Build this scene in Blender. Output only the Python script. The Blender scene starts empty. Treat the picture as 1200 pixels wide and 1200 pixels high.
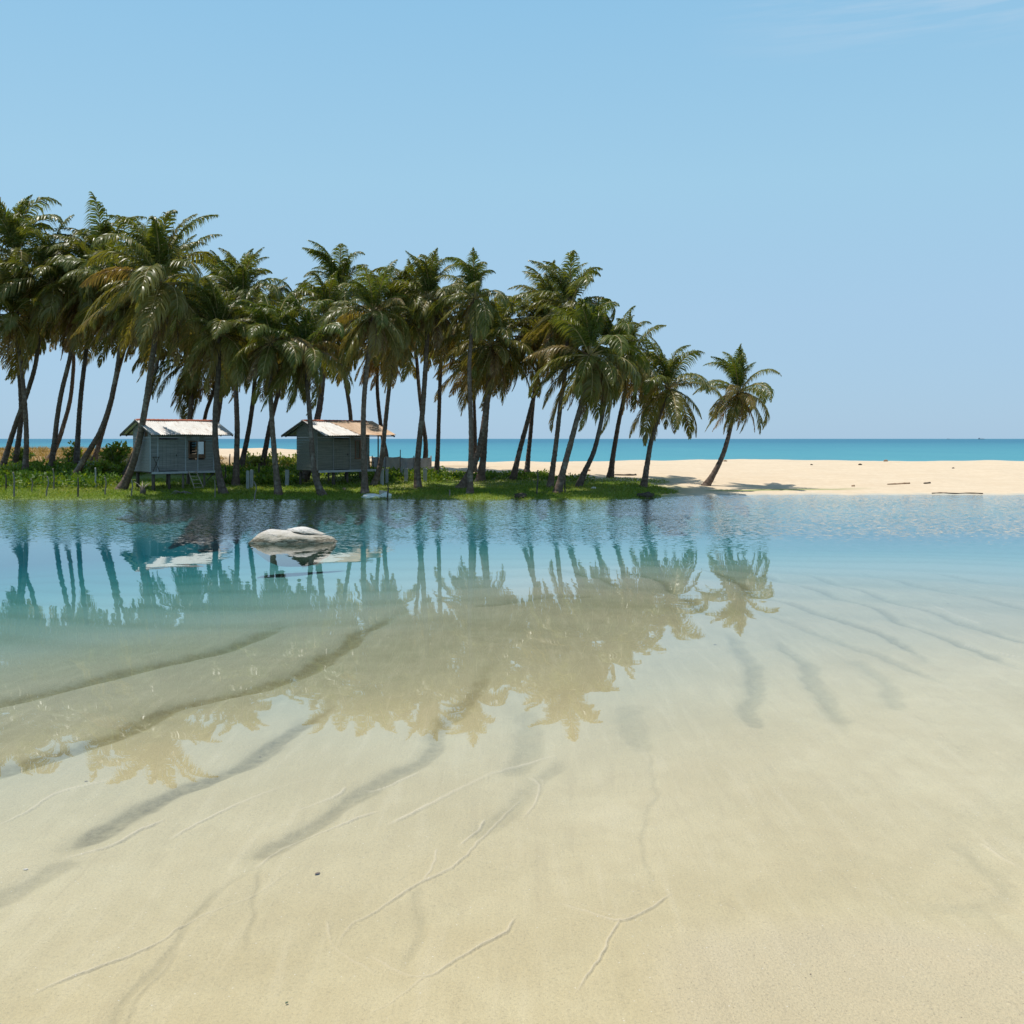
import bpy, math, random
import numpy as np
from mathutils import Vector, Matrix

random.seed(7)
rng = np.random.default_rng(11)
scene = bpy.context.scene
COL = scene.collection
H = 3.0            # eye height above the lagoon
F = 1200.0         # focal length in photograph pixels
HY = 514.0         # horizon row
R = math.radians
SUN_AZ, SUN_EL = 68.0, 72.0     # sun: degrees left of straight ahead, height


def smooth(a, b, x):
    t = np.clip((np.asarray(x, float) - a) / (b - a), 0, 1)
    return t * t * (3 - 2 * t)


# ------------------------------------------------------------------ terrain
def shore(x):
    x = np.asarray(x, float)
    return (50.7 + 3.8 * smooth(4, 12, x) + .22 * np.sin(x * .9) + .13 * np.sin(2.3 * x + 1)
            + .07 * np.sin(5.1 * x + .4))


U_X = np.array([-40, -18, -13, -10, -8, -5, -3, 0, 3, 6, 10, 14, 20, 28, 60.])
U_Z = np.array([.5, .10, .02, -.008, -.014, -.022, -.036, -.075, -.18, -.37, -.66, -.96, -1.42, -2.0, -4.2])
T_X = np.array([-60, -30, -12, -5, -2, -.6, 0, .5, 2.3, 6, 10, 16, 24, 34, 44, 52, 70, 400.])
T_Z = np.array([-4.6, -4.5, -4.3, -2.6, -1.5, -.7, 0, .06, .17, .37, .60, .90, 1.15, 1.14, .3, -.6, -4., -8.])


def hnoise(x, y, s, seed):
    r = np.random.default_rng(seed)
    o = np.zeros(np.broadcast(x, y).shape)
    for k in range(7):
        a = r.uniform(0, 2 * math.pi)
        f = s * r.uniform(.5, 1.8)
        o = o + np.sin((x * math.cos(a) + y * math.sin(a)) * f + r.uniform(0, 6.28)) / 7 ** .5
    return o


def ueff(x, y):
    u = (y - 9.3 - 1.23 * (x + 4.7)) / 1.585 + .5 * hnoise(x, y, .33, 8)
    v = (y - 18.6) * .8 + .9 * hnoise(x, y, .28, 9)
    k = 2.5
    h = np.clip(.5 + .5 * (u - v) / k, 0, 1)
    return v + (u - v) * h + k * h * (1 - h)


def ground_base(x, y):
    x = np.asarray(x, float); y = np.asarray(y, float)
    t = y - shore(x)
    zn = np.interp(ueff(x, y) + .5 * hnoise(x, y, .5, 3), U_X, U_Z)
    zt = np.interp(t, T_X, T_Z)
    dune = 1.0 * smooth(-7, -19, x) * smooth(10, 36, t) * (1 - smooth(38, 52, t))
    land = smooth(1, 6, t) * (1 - smooth(40, 50, t))
    zt = zt + dune + land * (.04 * hnoise(x, y, .9, 5) + .05 * hnoise(x, y, .35, 6))
    z = np.where(t > -28, np.maximum(zt, np.where(zn > zt, np.minimum(zn, zt + 0.0), zt)), zn)
    zl = np.maximum(zn, zt)                    # lagoon bed: shallower of the two slopes
    return np.where(t >= 0, zt, np.where(zn > 0, zn, zl))


def base_depth(px, py, lo=50.8, hi=100):
    ds = np.linspace(lo, hi, 1200)
    xs = (px - 600) / F * ds
    ys = HY + F * (H - ground_base(xs, ds)) / ds
    i = np.argmax(ys <= py)
    return float(ds[i]) if ys[i] <= py else float(ds[np.argmin(abs(ys - py))])


def W(px, py, d):
    return Vector(((px - 600) / F * d, d, H - (py - HY) * d / F))


def gz(x, y):
    return float(ground_base(np.array([x]), np.array([y]))[0])


# ------------------------------------------------------------------ helpers
def link(o, parent=None):
    COL.objects.link(o)
    if parent is not None:
        o.parent = parent
    return o


def mesh_np(name, verts, faces_flat, sizes, mat, parent=None, smooth_shade=True, attrs=None):
    me = bpy.data.meshes.new(name)
    verts = np.ascontiguousarray(verts, np.float32)
    faces_flat = np.ascontiguousarray(faces_flat, np.int32)
    sizes = np.ascontiguousarray(sizes, np.int32)
    me.vertices.add(len(verts)); me.vertices.foreach_set('co', verts.ravel())
    me.loops.add(len(faces_flat)); me.loops.foreach_set('vertex_index', faces_flat)
    me.polygons.add(len(sizes))
    starts = np.concatenate([[0], np.cumsum(sizes)[:-1]]).astype(np.int32)
    me.polygons.foreach_set('loop_start', starts)
    me.polygons.foreach_set('loop_total', sizes)
    me.polygons.foreach_set('use_smooth', np.full(len(sizes), smooth_shade))
    for k, v in (attrs or {}).items():
        a = me.attributes.new(k, 'FLOAT', 'POINT')
        a.data.foreach_set('value', np.ascontiguousarray(v, np.float32))
    me.update(calc_edges=True)
    me.materials.append(mat)
    return link(bpy.data.objects.new(name, me), parent)


def tag(o, label=None, cat=None, group=None, kind=None):
    if label: o['label'] = label
    if cat: o['category'] = cat
    if group: o['group'] = group
    if kind: o['kind'] = kind
    return o


def thing(name, label, cat, loc=(0, 0, 0), rz=0, group=None):
    o = link(bpy.data.objects.new(name, None))
    o.empty_display_size = .3
    o.location = loc; o.rotation_euler = (0, 0, rz)
    return tag(o, label, cat, group)


class MB:
    """collects shapes that become ONE mesh object"""
    def __init__(self):
        self.v, self.f, self.a = [], [], []

    def add(self, vs, fs, a=0.0):
        n = len(self.v)
        self.v += [tuple(p) for p in vs]
        self.f += [tuple(i + n for i in f) for f in fs]
        self.a += [a] * len(vs)

    def box(self, c, s, rot=None, a=0.0, jit=0.0):
        cx, cy, cz = c; sx, sy, sz = (q / 2 for q in s)
        vs = []
        for dx in (-1, 1):
            for dy in (-1, 1):
                for dz in (-1, 1):
                    p = Vector((dx * sx, dy * sy, dz * sz))
                    if jit: p += Vector([random.uniform(-jit, jit) for _ in range(3)])
                    if rot is not None: p = rot @ p
                    vs.append((p.x + cx, p.y + cy, p.z + cz))
        self.add(vs, [(0, 1, 3, 2), (4, 6, 7, 5), (0, 4, 5, 1), (2, 3, 7, 6), (0, 2, 6, 4), (1, 5, 7, 3)], a)

    def tube(self, pts, rad, n=8, a=0.0, cap=True, wob=0.0):
        pts = [Vector(p) for p in pts]
        rs = rad if hasattr(rad, '__len__') else [rad] * len(pts)
        vs, fs = [], []
        ref = None
        for i, p in enumerate(pts):
            t = (pts[min(i + 1, len(pts) - 1)] - pts[max(i - 1, 0)]).normalized()
            if ref is None:
                ref = Vector((1, 0, 0)) if abs(t.x) < .8 else Vector((0, 1, 0))
            s = (ref - t * ref.dot(t)).normalized(); ref = s
            b = t.cross(s)
            for k in range(n):
                an = 2 * math.pi * k / n
                r = rs[i] * (1 + (random.uniform(-wob, wob) if wob else 0))
                vs.append(p + (s * math.cos(an) + b * math.sin(an)) * r)
        for i in range(len(pts) - 1):
            for k in range(n):
                k2 = (k + 1) % n
                fs.append((i * n + k, i * n + k2, (i + 1) * n + k2, (i + 1) * n + k))
        if cap:
            fs.append(tuple(range(n - 1, -1, -1)))
            fs.append(tuple((len(pts) - 1) * n + k for k in range(n)))
        self.add(vs, fs, a)

    def build(self, name, mat, parent=None, smooth_shade=False):
        sizes = [len(f) for f in self.f]
        flat = [i for f in self.f for i in f]
        return mesh_np(name, np.array(self.v), flat, sizes, mat, parent, smooth_shade, {'tint': np.array(self.a)})


# ------------------------------------------------------------------ materials
class NT:
    def __init__(self, name):
        self.m = bpy.data.materials.new(name); self.m.use_nodes = True
        self.t = self.m.node_tree; self.t.nodes.clear()
        self.out = self.t.nodes.new('ShaderNodeOutputMaterial')

    def n(self, typ, **kw):
        nd = self.t.nodes.new('ShaderNode' + typ)
        for k, v in kw.items():
            if k.startswith('_'):
                key = k[1:]
                key = int(key) if key.isdigit() else key.replace('_', ' ')
                s = nd.inputs[key]
                if isinstance(v, bpy.types.NodeSocket): self.t.links.new(v, s)
                elif hasattr(s.default_value, '__len__') and len(s.default_value) == 4 and len(v) == 3: s.default_value = (*v, 1)
                else: s.default_value = v
            else:
                setattr(nd, k, v)
        return nd

    def ramp(self, fac, stops, interp='LINEAR'):
        nd = self.n('ValToRGB', _0=fac)
        cr = nd.color_ramp; cr.interpolation = interp
        while len(cr.elements) < len(stops): cr.elements.new(.5)
        for e, (p, c) in zip(cr.elements, stops):
            e.position = p
            e.color = (*c, 1) if hasattr(c, '__len__') else (c, c, c, 1)
        return nd.outputs[0]

    def math(self, op, a, b=0.0, c=0.0, clamp=False):
        return self.n('Math', operation=op, use_clamp=clamp, _0=a, _1=b, _2=c).outputs[0]

    def mix(self, fac, a, b, mode='MIX'):
        nd = self.n('Mix', data_type='RGBA', blend_type=mode)
        for idx, v in ((0, fac), (6, a), (7, b)):
            s = nd.inputs[idx]
            if isinstance(v, bpy.types.NodeSocket): self.t.links.new(v, s)
            else: s.default_value = (*v, 1) if hasattr(v, '__len__') and len(v) == 3 else v
        return nd.outputs[2]

    def attr(self, name):
        return self.n('Attribute', attribute_name=name).outputs['Fac']

    def pos(self, scale=(1, 1, 1), obj=False):
        src = self.n('TexCoord').outputs['Object'] if obj else self.n('NewGeometry').outputs['Position']
        return self.n('Mapping', _Vector=src, _Scale=scale).outputs[0]

    def noise(self, vec, scale, detail=4, rough=.55, dist=0.0):
        return self.n('TexNoise', _Vector=vec, _Scale=scale, _Detail=detail, _Roughness=rough, _Distortion=dist).outputs['Fac']

    def bump(self, h, strength=1.0, dist=1.0, normal=None):
        nd = self.n('Bump', _Height=h, _Strength=strength, _Distance=dist)
        if normal is not None: self.t.links.new(normal, nd.inputs['Normal'])
        return nd.outputs[0]

    def done(self, sh, vol=None):
        if sh is not None: self.t.links.new(sh, self.out.inputs['Surface'])
        if vol is not None: self.t.links.new(vol, self.out.inputs['Volume'])
        return self.m


def simple_mat(name, c1, c2, scale=6, rough=.8, stretch=(1, 1, 1), bump=.01, spec=.3, metal=0.0, obj=True, rust=None):
    k = NT(name)
    p = k.pos(stretch, obj)
    n1 = k.noise(p, scale, 5, .6)
    n2 = k.noise(p, scale * 5.3, 3, .6)
    f = k.math('ADD', k.math('MULTIPLY', n1, .7), k.math('MULTIPLY', n2, .3))
    col = k.ramp(f, [(.32, c1), (.66, c2)])
    if rust:
        col = k.mix(k.ramp(k.noise(k.pos((1.6, .45, 1), True), 2.4, 6, .72), [(.54, 0), (.68, .75)]), col, rust)
    b = k.n('BsdfPrincipled', _Base_Color=col, _Roughness=rough, _Metallic=metal, _Specular_IOR_Level=spec,
            _Normal=k.bump(f, .8, bump))
    return k.done(b.outputs[0])


def make_sand():
    k = NT('sand')
    g = k.n('NewGeometry').outputs['Position']
    p = g
    sed, grs, dry, far = k.attr('sediment'), k.attr('grass'), k.attr('drygrass'), k.attr('far')
    coarse, line = k.attr('coarse'), k.attr('line')
    n_big = k.noise(p, .35, 4, .55)
    n_mid = k.noise(p, 3.0, 5, .6)
    n_fine = k.noise(p, 140, 2, .6)
    n_gr = k.noise(p, 420, 1, .5)
    mps = k.n('Mapping', _Vector=g, _Rotation=(0, 0, R(16)), _Scale=(7.0, .75, 1)).outputs[0]
    n_str = k.noise(mps, 1.0, 6, .62, .35)
    n_sp = k.noise(p, 55, 4, .75)
    wet = k.ramp(n_big, [(.35, (.56, .468, .255)), (.65, (.66, .572, .345))])
    wet = k.mix(k.ramp(n_mid, [(.35, .0), (.7, .45)]), wet, (.52, .425, .225))
    wet = k.mix(k.ramp(n_str, [(.52, .0), (.72, .30)]), wet, (.72, .63, .42))
    wet = k.mix(k.ramp(n_str, [(.28, .32), (.45, .0)]), wet, (.45, .365, .205))
    silt = k.ramp(n_mid, [(.3, (.315, .31, .215)), (.7, (.41, .395, .28))])
    silt = k.mix(k.ramp(n_str, [(.50, .0), (.70, .35)]), silt, (.58, .54, .39))
    silt = k.mix(k.attr('deep'), silt, (.47, .465, .41))
    wet = k.mix(k.attr('silt'), wet, silt)
    beach = k.ramp(n_mid, [(.3, (.60, .465, .315)), (.7, (.68, .545, .385))])
    beach = k.mix(k.ramp(k.noise(k.pos((.35, 1.4, 1)), 1.0, 5, .65), [(.42, .0), (.7, .6)]), beach, (.56, .42, .275))
    col = k.mix(far, wet, beach)
    col = k.mix(k.math('MULTIPLY', coarse, .55), col, (.66, .56, .37))
    sp = k.ramp(n_sp, [(.28, .66), (.46, .97), (.60, 1.02), (.74, 1.22)])
    sp2 = k.ramp(n_gr, [(.30, .80), (.5, 1.0), (.72, 1.16)])
    sp = k.mix(1.0, sp, sp2, 'MULTIPLY')
    col = k.mix(k.math('MULTIPLY', k.math('SUBTRACT', 1.0, far), k.math('ADD', .80, k.math('MULTIPLY', coarse, .15))), col, k.mix(1.0, col, sp, 'MULTIPLY'))
    # scattered dark grains
    vor = k.n('TexVoronoi', _Vector=p, _Scale=26.0, _Randomness=1.0)
    vsep = k.n('SeparateColor', _0=vor.outputs['Color']).outputs[0]
    gr = k.math('MULTIPLY', k.math('LESS_THAN', vor.outputs['Distance'], .11), k.math('GREATER_THAN', vsep, .74))
    gr = k.math('MULTIPLY', gr, k.math('ADD', .5, k.math('MULTIPLY', coarse, .5)))
    col = k.mix(k.math('MULTIPLY', gr, .7), col, (.16, .09, .05))
    wg = k.math('MULTIPLY', k.math('LESS_THAN', vor.outputs['Distance'], .12), k.math('LESS_THAN', vsep, .12))
    col = k.mix(k.math('MULTIPLY', k.math('MULTIPLY', wg, k.math('SUBTRACT', 1.0, far)), .8), col, (.80, .75, .66))
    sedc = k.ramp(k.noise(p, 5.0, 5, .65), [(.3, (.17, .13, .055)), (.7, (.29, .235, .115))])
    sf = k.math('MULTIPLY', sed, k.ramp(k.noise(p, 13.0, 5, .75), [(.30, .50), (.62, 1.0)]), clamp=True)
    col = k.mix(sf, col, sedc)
    col = k.mix(k.math('MULTIPLY', line, .48), col, (.80, .70, .52))
    # turf and dry grass ground
    n_g = k.noise(p, 1.6, 6, .7)
    turf = k.ramp(n_g, [(.25, (.075, .115, .018)), (.5, (.15, .21, .034)), (.75, (.24, .25, .065))])
    gm = k.math('MULTIPLY', grs, k.ramp(k.noise(p, 2.2, 5, .7), [(.22, .35), (.45, 1.0)]), clamp=True)
    col = k.mix(gm, col, turf)
    dg = k.ramp(k.noise(p, 1.1, 6, .7), [(.3, (.20, .115, .045)), (.7, (.34, .23, .10))])
    col = k.mix(dry, col, dg)
    h = k.math('ADD', k.math('MULTIPLY', n_sp, .0075), k.math('MULTIPLY', n_mid, .012))
    h = k.math('ADD', h, k.math('MULTIPLY', n_str, .009))
    hc = k.math('MULTIPLY', k.noise(p, 58, 3, .65), .010)
    h = k.math('ADD', h, k.math('MULTIPLY', hc, coarse))
    h = k.math('ADD', h, k.math('MULTIPLY', k.math('MULTIPLY', n_big, far), .1))
    b = k.n('BsdfPrincipled', _Base_Color=col, _Roughness=k.math('ADD', .62, k.math('MULTIPLY', far, .3)),
            _Specular_IOR_Level=.25, _Normal=k.bump(h, 1.0, 1.0))
    return k.done(b.outputs[0])


def make_water():
    k = NT('lagoon_water')
    g = k.n('NewGeometry').outputs['Position']
    sep = k.n('SeparateXYZ', _0=g)
    y = k.math('ADD', sep.outputs[1], k.math('MULTIPLY', k.math('SUBTRACT', k.noise(k.pos((.10, .16, 1)), 1.0, 3, .5), .5), 9.0))
    m = k.n('MapRange', interpolation_type='SMOOTHSTEP', _0=y, _1=25.0, _2=38.0, _3=0.0, _4=1.0).outputs[0]
    gust = k.ramp(k.noise(k.pos((.16, .30, 1)), 1.0, 3, .55), [(.3, .45), (.65, 1.0)])
    rip = k.n('TexNoise', _Vector=k.pos((6.5, 8.5, 1)), _Scale=1.0, _Detail=2.0, _Roughness=.55).outputs['Color']
    fine = k.n('TexNoise', _Vector=k.pos((.9, 2.6, 1)), _Scale=1.0, _Detail=2.0, _Roughness=.5).outputs['Color']
    half = k.n('VectorMath', operation='SUBTRACT', _0=rip, _1=(.5, .5, .5)).outputs[0]
    slope = k.n('VectorMath', operation='SCALE', _0=half, _Scale=k.math('MULTIPLY', k.math('MULTIPLY', m, gust), .80)).outputs[0]
    half2 = k.n('VectorMath', operation='SUBTRACT', _0=fine, _1=(.5, .5, .5)).outputs[0]
    slope2 = k.n('VectorMath', operation='SCALE', _0=half2, _Scale=.011).outputs[0]
    tot = k.n('VectorMath', operation='ADD', _0=slope, _1=slope2).outputs[0]
    tot = k.n('VectorMath', operation='MULTIPLY', _0=tot, _1=(1, 1, 0)).outputs[0]
    nrm = k.n('VectorMath', operation='ADD', _0=tot, _1=k.n('NewGeometry').outputs['Normal']).outputs[0]
    nrm = k.n('VectorMath', operation='NORMALIZE', _0=nrm).outputs[0]
    fr = k.n('Fresnel', _IOR=1.5, _Normal=nrm).outputs[0]
    gl = k.n('BsdfGlossy', _Color=(1, 1, 1), _Roughness=k.math('ADD', .012, k.math('MULTIPLY', m, .09)), _Normal=nrm)
    tr = k.n('BsdfTransparent', _Color=(1, 1, 1))
    mx = k.n('MixShader', _0=fr, _1=tr.outputs[0], _2=gl.outputs[0])
    va = k.n('VolumeAbsorption', _Color=(.22, .78, .87), _Density=.235)
    return k.done(mx.outputs[0], va.outputs[0])


def make_sea():
    k = NT('sea')
    g = k.n('NewGeometry').outputs['Position']
    yy = k.n('SeparateXYZ', _0=g).outputs[1]
    f = k.n('MapRange', _0=yy, _1=90.0, _2=900.0).outputs[0]
    n = k.noise(k.pos((.05, .012, 1)), 1.0, 5, .65)
    n2 = k.noise(k.pos((.4, .06, 1)), 1.0, 4, .7)
    f2 = k.math('ADD', f, k.math('MULTIPLY', k.math('SUBTRACT', n, .5), .5), clamp=True)
    col = k.ramp(f2, [(.0, (.075, .27, .315)), (.35, (.055, .22, .285)), (1.0, (.036, .155, .235))])
    col = k.mix(k.ramp(n2, [(.60, .0), (.72, .35)]), col, (.02, .22, .33))
    foam = k.ramp(k.noise(k.pos((.5, .08, 1)), 1.0, 6, .75), [(.70, 0.0), (.74, .6)])
    col = k.mix(foam, col, (.6, .7, .7))
    h = k.math('MULTIPLY', k.noise(k.pos((.6, 1.2, 1)), 1.0, 4, .6), .35)
    b = k.n('BsdfPrincipled', _Base_Color=col, _Roughness=.5, _Specular_IOR_Level=.12, _Normal=k.bump(h, .6, 1.0))
    return k.done(b.outputs[0])


def make_leaf(name, stops, trans=.30, rough=.42, spec=.5):
    k = NT(name)
    t = k.attr('tint')
    n = k.noise(k.pos((1, 1, 1)), 2.5, 2, .5)
    t2 = k.math('ADD', t, k.math('MULTIPLY', k.math('SUBTRACT', n, .5), .18), clamp=True)
    col = k.ramp(t2, stops)
    b = k.n('BsdfPrincipled', _Base_Color=col, _Roughness=rough, _Specular_IOR_Level=spec)
    tl = k.n('BsdfTranslucent', _Color=k.mix(1.0, col, (1.6, 1.5, .55), 'MULTIPLY'))
    mx = k.n('MixShader', _0=trans, _1=b.outputs[0], _2=tl.outputs[0])
    return k.done(mx.outputs[0])


def make_bark():
    k = NT('palm_bark')
    p = k.pos((1, 1, 1))
    ring = k.attr('ring')
    rnd = k.n('ObjectInfo').outputs['Random']
    n = k.noise(p, 7, 5, .65)
    lich = k.noise(k.pos((1, 1, .5)), 2.4, 4, .65)
    col = k.ramp(n, [(.25, (.07, .048, .036)), (.55, (.14, .10, .078)), (.8, (.22, .17, .135))])
    col = k.mix(k.ramp(lich, [(.52, .0), (.66, .55)]), col, (.33, .28, .235))
    col = k.mix(k.math('MULTIPLY', ring, .55), col, (.06, .042, .03))
    col = k.mix(1.0, col, k.ramp(rnd, [(0, (.82, .82, .84)), (1, (1.25, 1.18, 1.12))]), 'MULTIPLY')
    h = k.math('SUBTRACT', k.math('MULTIPLY', n, .02), k.math('MULTIPLY', ring, .02))
    b = k.n('BsdfPrincipled', _Base_Color=col, _Roughness=.9, _Specular_IOR_Level=.2, _Normal=k.bump(h, 1.0, 1.0))
    return k.done(b.outputs[0])


M = {}
M['sand'] = make_sand()
M['water'] = make_water()
M['sea'] = make_sea()
M['bark'] = make_bark()
M['palm'] = make_leaf('palm_leaf', [(0, (.098, .140, .018)), (.3, (.152, .152, .030)), (.55, (.235, .188, .050)),
                                    (.72, (.28, .20, .075)), (.86, (.18, .10, .05)), (1, (.58, .47, .22))], .39, .36, .42)
M['bush'] = make_leaf('broad_leaf', [(0, (.045, .10, .014)), (.4, (.11, .19, .022)), (.7, (.20, .25, .036)), (1, (.32, .31, .08))], .35, .5, .35)
M['grass'] = make_leaf('grass_blade', [(0, (.10, .17, .018)), (.5, (.19, .27, .034)), (1, (.32, .31, .09))], .35, .6, .25)
M['straw'] = make_leaf('dry_grass', [(0, (.17, .13, .04)), (.5, (.32, .2, .08)), (1, (.46, .34, .16))], .3, .8, .1)
M['plank'] = simple_mat('weathered_plank', (.175, .165, .16), (.34, .325, .31), 3.0, .85, (.35, 6, 6), .006)
M['plank_green'] = simple_mat('grey_green_plank', (.12, .115, .095), (.24, .225, .19), 3.0, .85, (.35, 6, 6), .006)
M['plank_dark'] = simple_mat('dark_timber', (.055, .045, .038), (.13, .105, .085), 5, .9, (3, 3, .6), .006)
M['timber'] = simple_mat('grey_timber', (.13, .105, .085), (.30, .255, .21), 5, .9, (3, 3, .6), .006)
M['pale_timber'] = simple_mat('bleached_timber', (.34, .27, .20), (.56, .47, .36), 6, .9, (3, 3, .8), .006)
M['trim'] = simple_mat('pale_trim', (.36, .37, .39), (.52, .53, .55), 4, .8, (1, 5, 5), .003)
M['tin_white'] = simple_mat('white_corrugated_sheet', (.52, .49, .45), (.76, .73, .68), 2.2, .55, (1, .35, 1), .003, .4, rust=(.34, .22, .14))
M['tin_tan'] = simple_mat('tan_corrugated_sheet', (.48, .32, .20), (.68, .49, .33), 2.2, .65, (1, .35, 1), .003, .3, rust=(.33, .16, .08))
M['ridge'] = simple_mat('red_clay_tile', (.30, .085, .05), (.50, .17, .10), 8, .8, (1, 1, 1), .01)
M['frame'] = simple_mat('brown_window_frame', (.12, .06, .035), (.24, .13, .08), 7, .7, (1, 1, .4), .003)
M['concrete'] = simple_mat('grey_concrete', (.22, .225, .22), (.40, .40, .39), 7, .9, (1, 1, .5), .008)
M['rock'] = None
M['cloth'] = simple_mat('white_plastic_sack', (.60, .58, .50), (.82, .81, .78), 4, .5, (1, 1, 1), .02)
M['yellow_cloth'] = simple_mat('yellow_sack', (.50, .42, .16), (.72, .63, .30), 4, .6, (1, 1, 1), .02)
M['mesh_fabric'] = simple_mat('grey_shade_cloth', (.33, .31, .33), (.50, .48, .49), 3, .85, (1, 1, 1), .01)
M['sand_wall'] = simple_mat('tan_low_wall', (.42, .36, .31), (.55, .48, .42), 3, .9, (1, 1, 1), .01)
M['husk'] = simple_mat('coconut_husk', (.22, .12, .06), (.48, .33, .22), 9, .9, (1, 1, 1), .01)
M['drift'] = simple_mat('dark_driftwood', (.035, .028, .022), (.12, .09, .065), 9, .95, (1, 1, 1), .02)
M['hull'] = simple_mat('distant_hull', (.10, .13, .17), (.16, .19, .23), .2, .8, (1, 1, 1), .0)
M['leaf_green'] = simple_mat('green_leaf', (.04, .07, .015), (.09, .13, .03), 40, .5, (1, 1, 1), .001)
M['leaf_brown'] = simple_mat('brown_leaf', (.09, .05, .03), (.22, .13, .08), 40, .7, (1, 1, 1), .001)
M['shell'] = simple_mat('pale_shell', (.6, .55, .48), (.8, .76, .7), 30, .5, (1, 1, 1), .001)


def make_glass():
    k = NT('window_glass')
    gl = k.n('BsdfGlossy', _Color=(.9, .95, .95), _Roughness=.05)
    df = k.n('BsdfPrincipled', _Base_Color=(.22, .36, .38), _Roughness=.2)
    return k.done(k.n('MixShader', _0=.25, _1=df.outputs[0], _2=gl.outputs[0]).outputs[0])


def make_rock():
    k = NT('bleached_rock')
    p = k.pos((1, 1, 1), True)
    n = k.noise(p, 2.2, 6, .65)
    n2 = k.noise(k.pos((1, 1, 5), True), 3.0, 5, .7)
    z = k.n('SeparateXYZ', _0=k.n('TexCoord').outputs['Object']).outputs[2]
    zz = k.math('ADD', k.math('MULTIPLY', z, 1.5), k.math('SUBTRACT', n2, .5))
    col = k.ramp(zz, [(.0, (.34, .31, .24)), (.05, (.11, .09, .06)), (.12, (.19, .16, .11)), (.2, (.40, .35, .27)), (.45, (.53, .48, .41)), (.8, (.72, .69, .65))])
    col = k.mix(k.ramp(n2, [(.56, 0), (.70, .6)]), col, (.27, .215, .16))
    col = k.mix(k.ramp(k.noise(p, 11, 3, .6), [(.60, 0), (.70, .5)]), col, (.16, .13, .10))
    b = k.n('BsdfPrincipled', _Base_Color=col, _Roughness=.85, _Specular_IOR_Level=.25,
            _Normal=k.bump(k.math('ADD', n, k.math('MULTIPLY', n2, .6)), .9, .10))
    return k.done(b.outputs[0])


M['glass'] = make_glass()
M['rock'] = make_rock()

# ------------------------------------------------------------------ sand sheet
def gpt(px, py):        # photo pixel -> point on the water level (for tracing the sand forms)
    d = F * H / (py - HY)
    return ((px - 600) / F * d, d)


# thin crests of sand: (points, width m, height m)
RIDGES = [
    ([(40, 1158), (95, 1135), (130, 1121), (190, 1096), (215, 1080), (245, 1065), (300, 1040), (350, 1012)], .014, .012),
    ([(395, 1105), (412, 1080), (430, 1068), (485, 1035), (530, 1012), (555, 990), (580, 960), (610, 930)], .014, .012),
    ([(380, 1075), (387, 1092), (395, 1105), (415, 1120), (440, 1136)], .012, .011),
    ([(432, 1113), (460, 1130), (500, 1140), (545, 1115), (590, 1090), (601, 1074)], .013, .011),
    ([(500, 1140), (470, 1162), (430, 1184)], .010, .008),
    ([(655, 1055), (680, 1063), (725, 1076), (760, 1062), (776, 1052), (789, 1044)], .013, .012),
    ([(725, 1076), (712, 1100), (702, 1122), (680, 1160)], .010, .009),
    ([(75, 997), (130, 985), (165, 966), (190, 955)], .022, .013),
    ([(425, 918), (450, 916), (475, 906), (490, 899)], .02, .014),
    ([(0, 958), (30, 942), (70, 921), (130, 905)], .02, .010),
    ([(300, 1010), (330, 986), (400, 961), (440, 946)], .02, .010),
    ([(350, 945), (395, 925), (405, 917)], .018, .009),
    ([(200, 975), (260, 945), (330, 915), (372, 905)], .022, .009),
    ([(1130, 750), (1160, 760), (1200, 768)], .03, .012),
    ([(1090, 700), (1110, 712), (1150, 728)], .04, .012),
    ([(510, 990), (505, 1010), (495, 1030)], .012, .006),
    ([(540, 985), (560, 968), (568, 955)], .014, .008),
    ([(455, 960), (520, 930), (580, 900), (650, 880)], .03, .009),
    ([(1190, 1010), (1170, 1000), (1150, 985)], .02, .010),
    ([(620, 905), (632, 915), (625, 940), (610, 955)], .018, .012),
]
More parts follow.
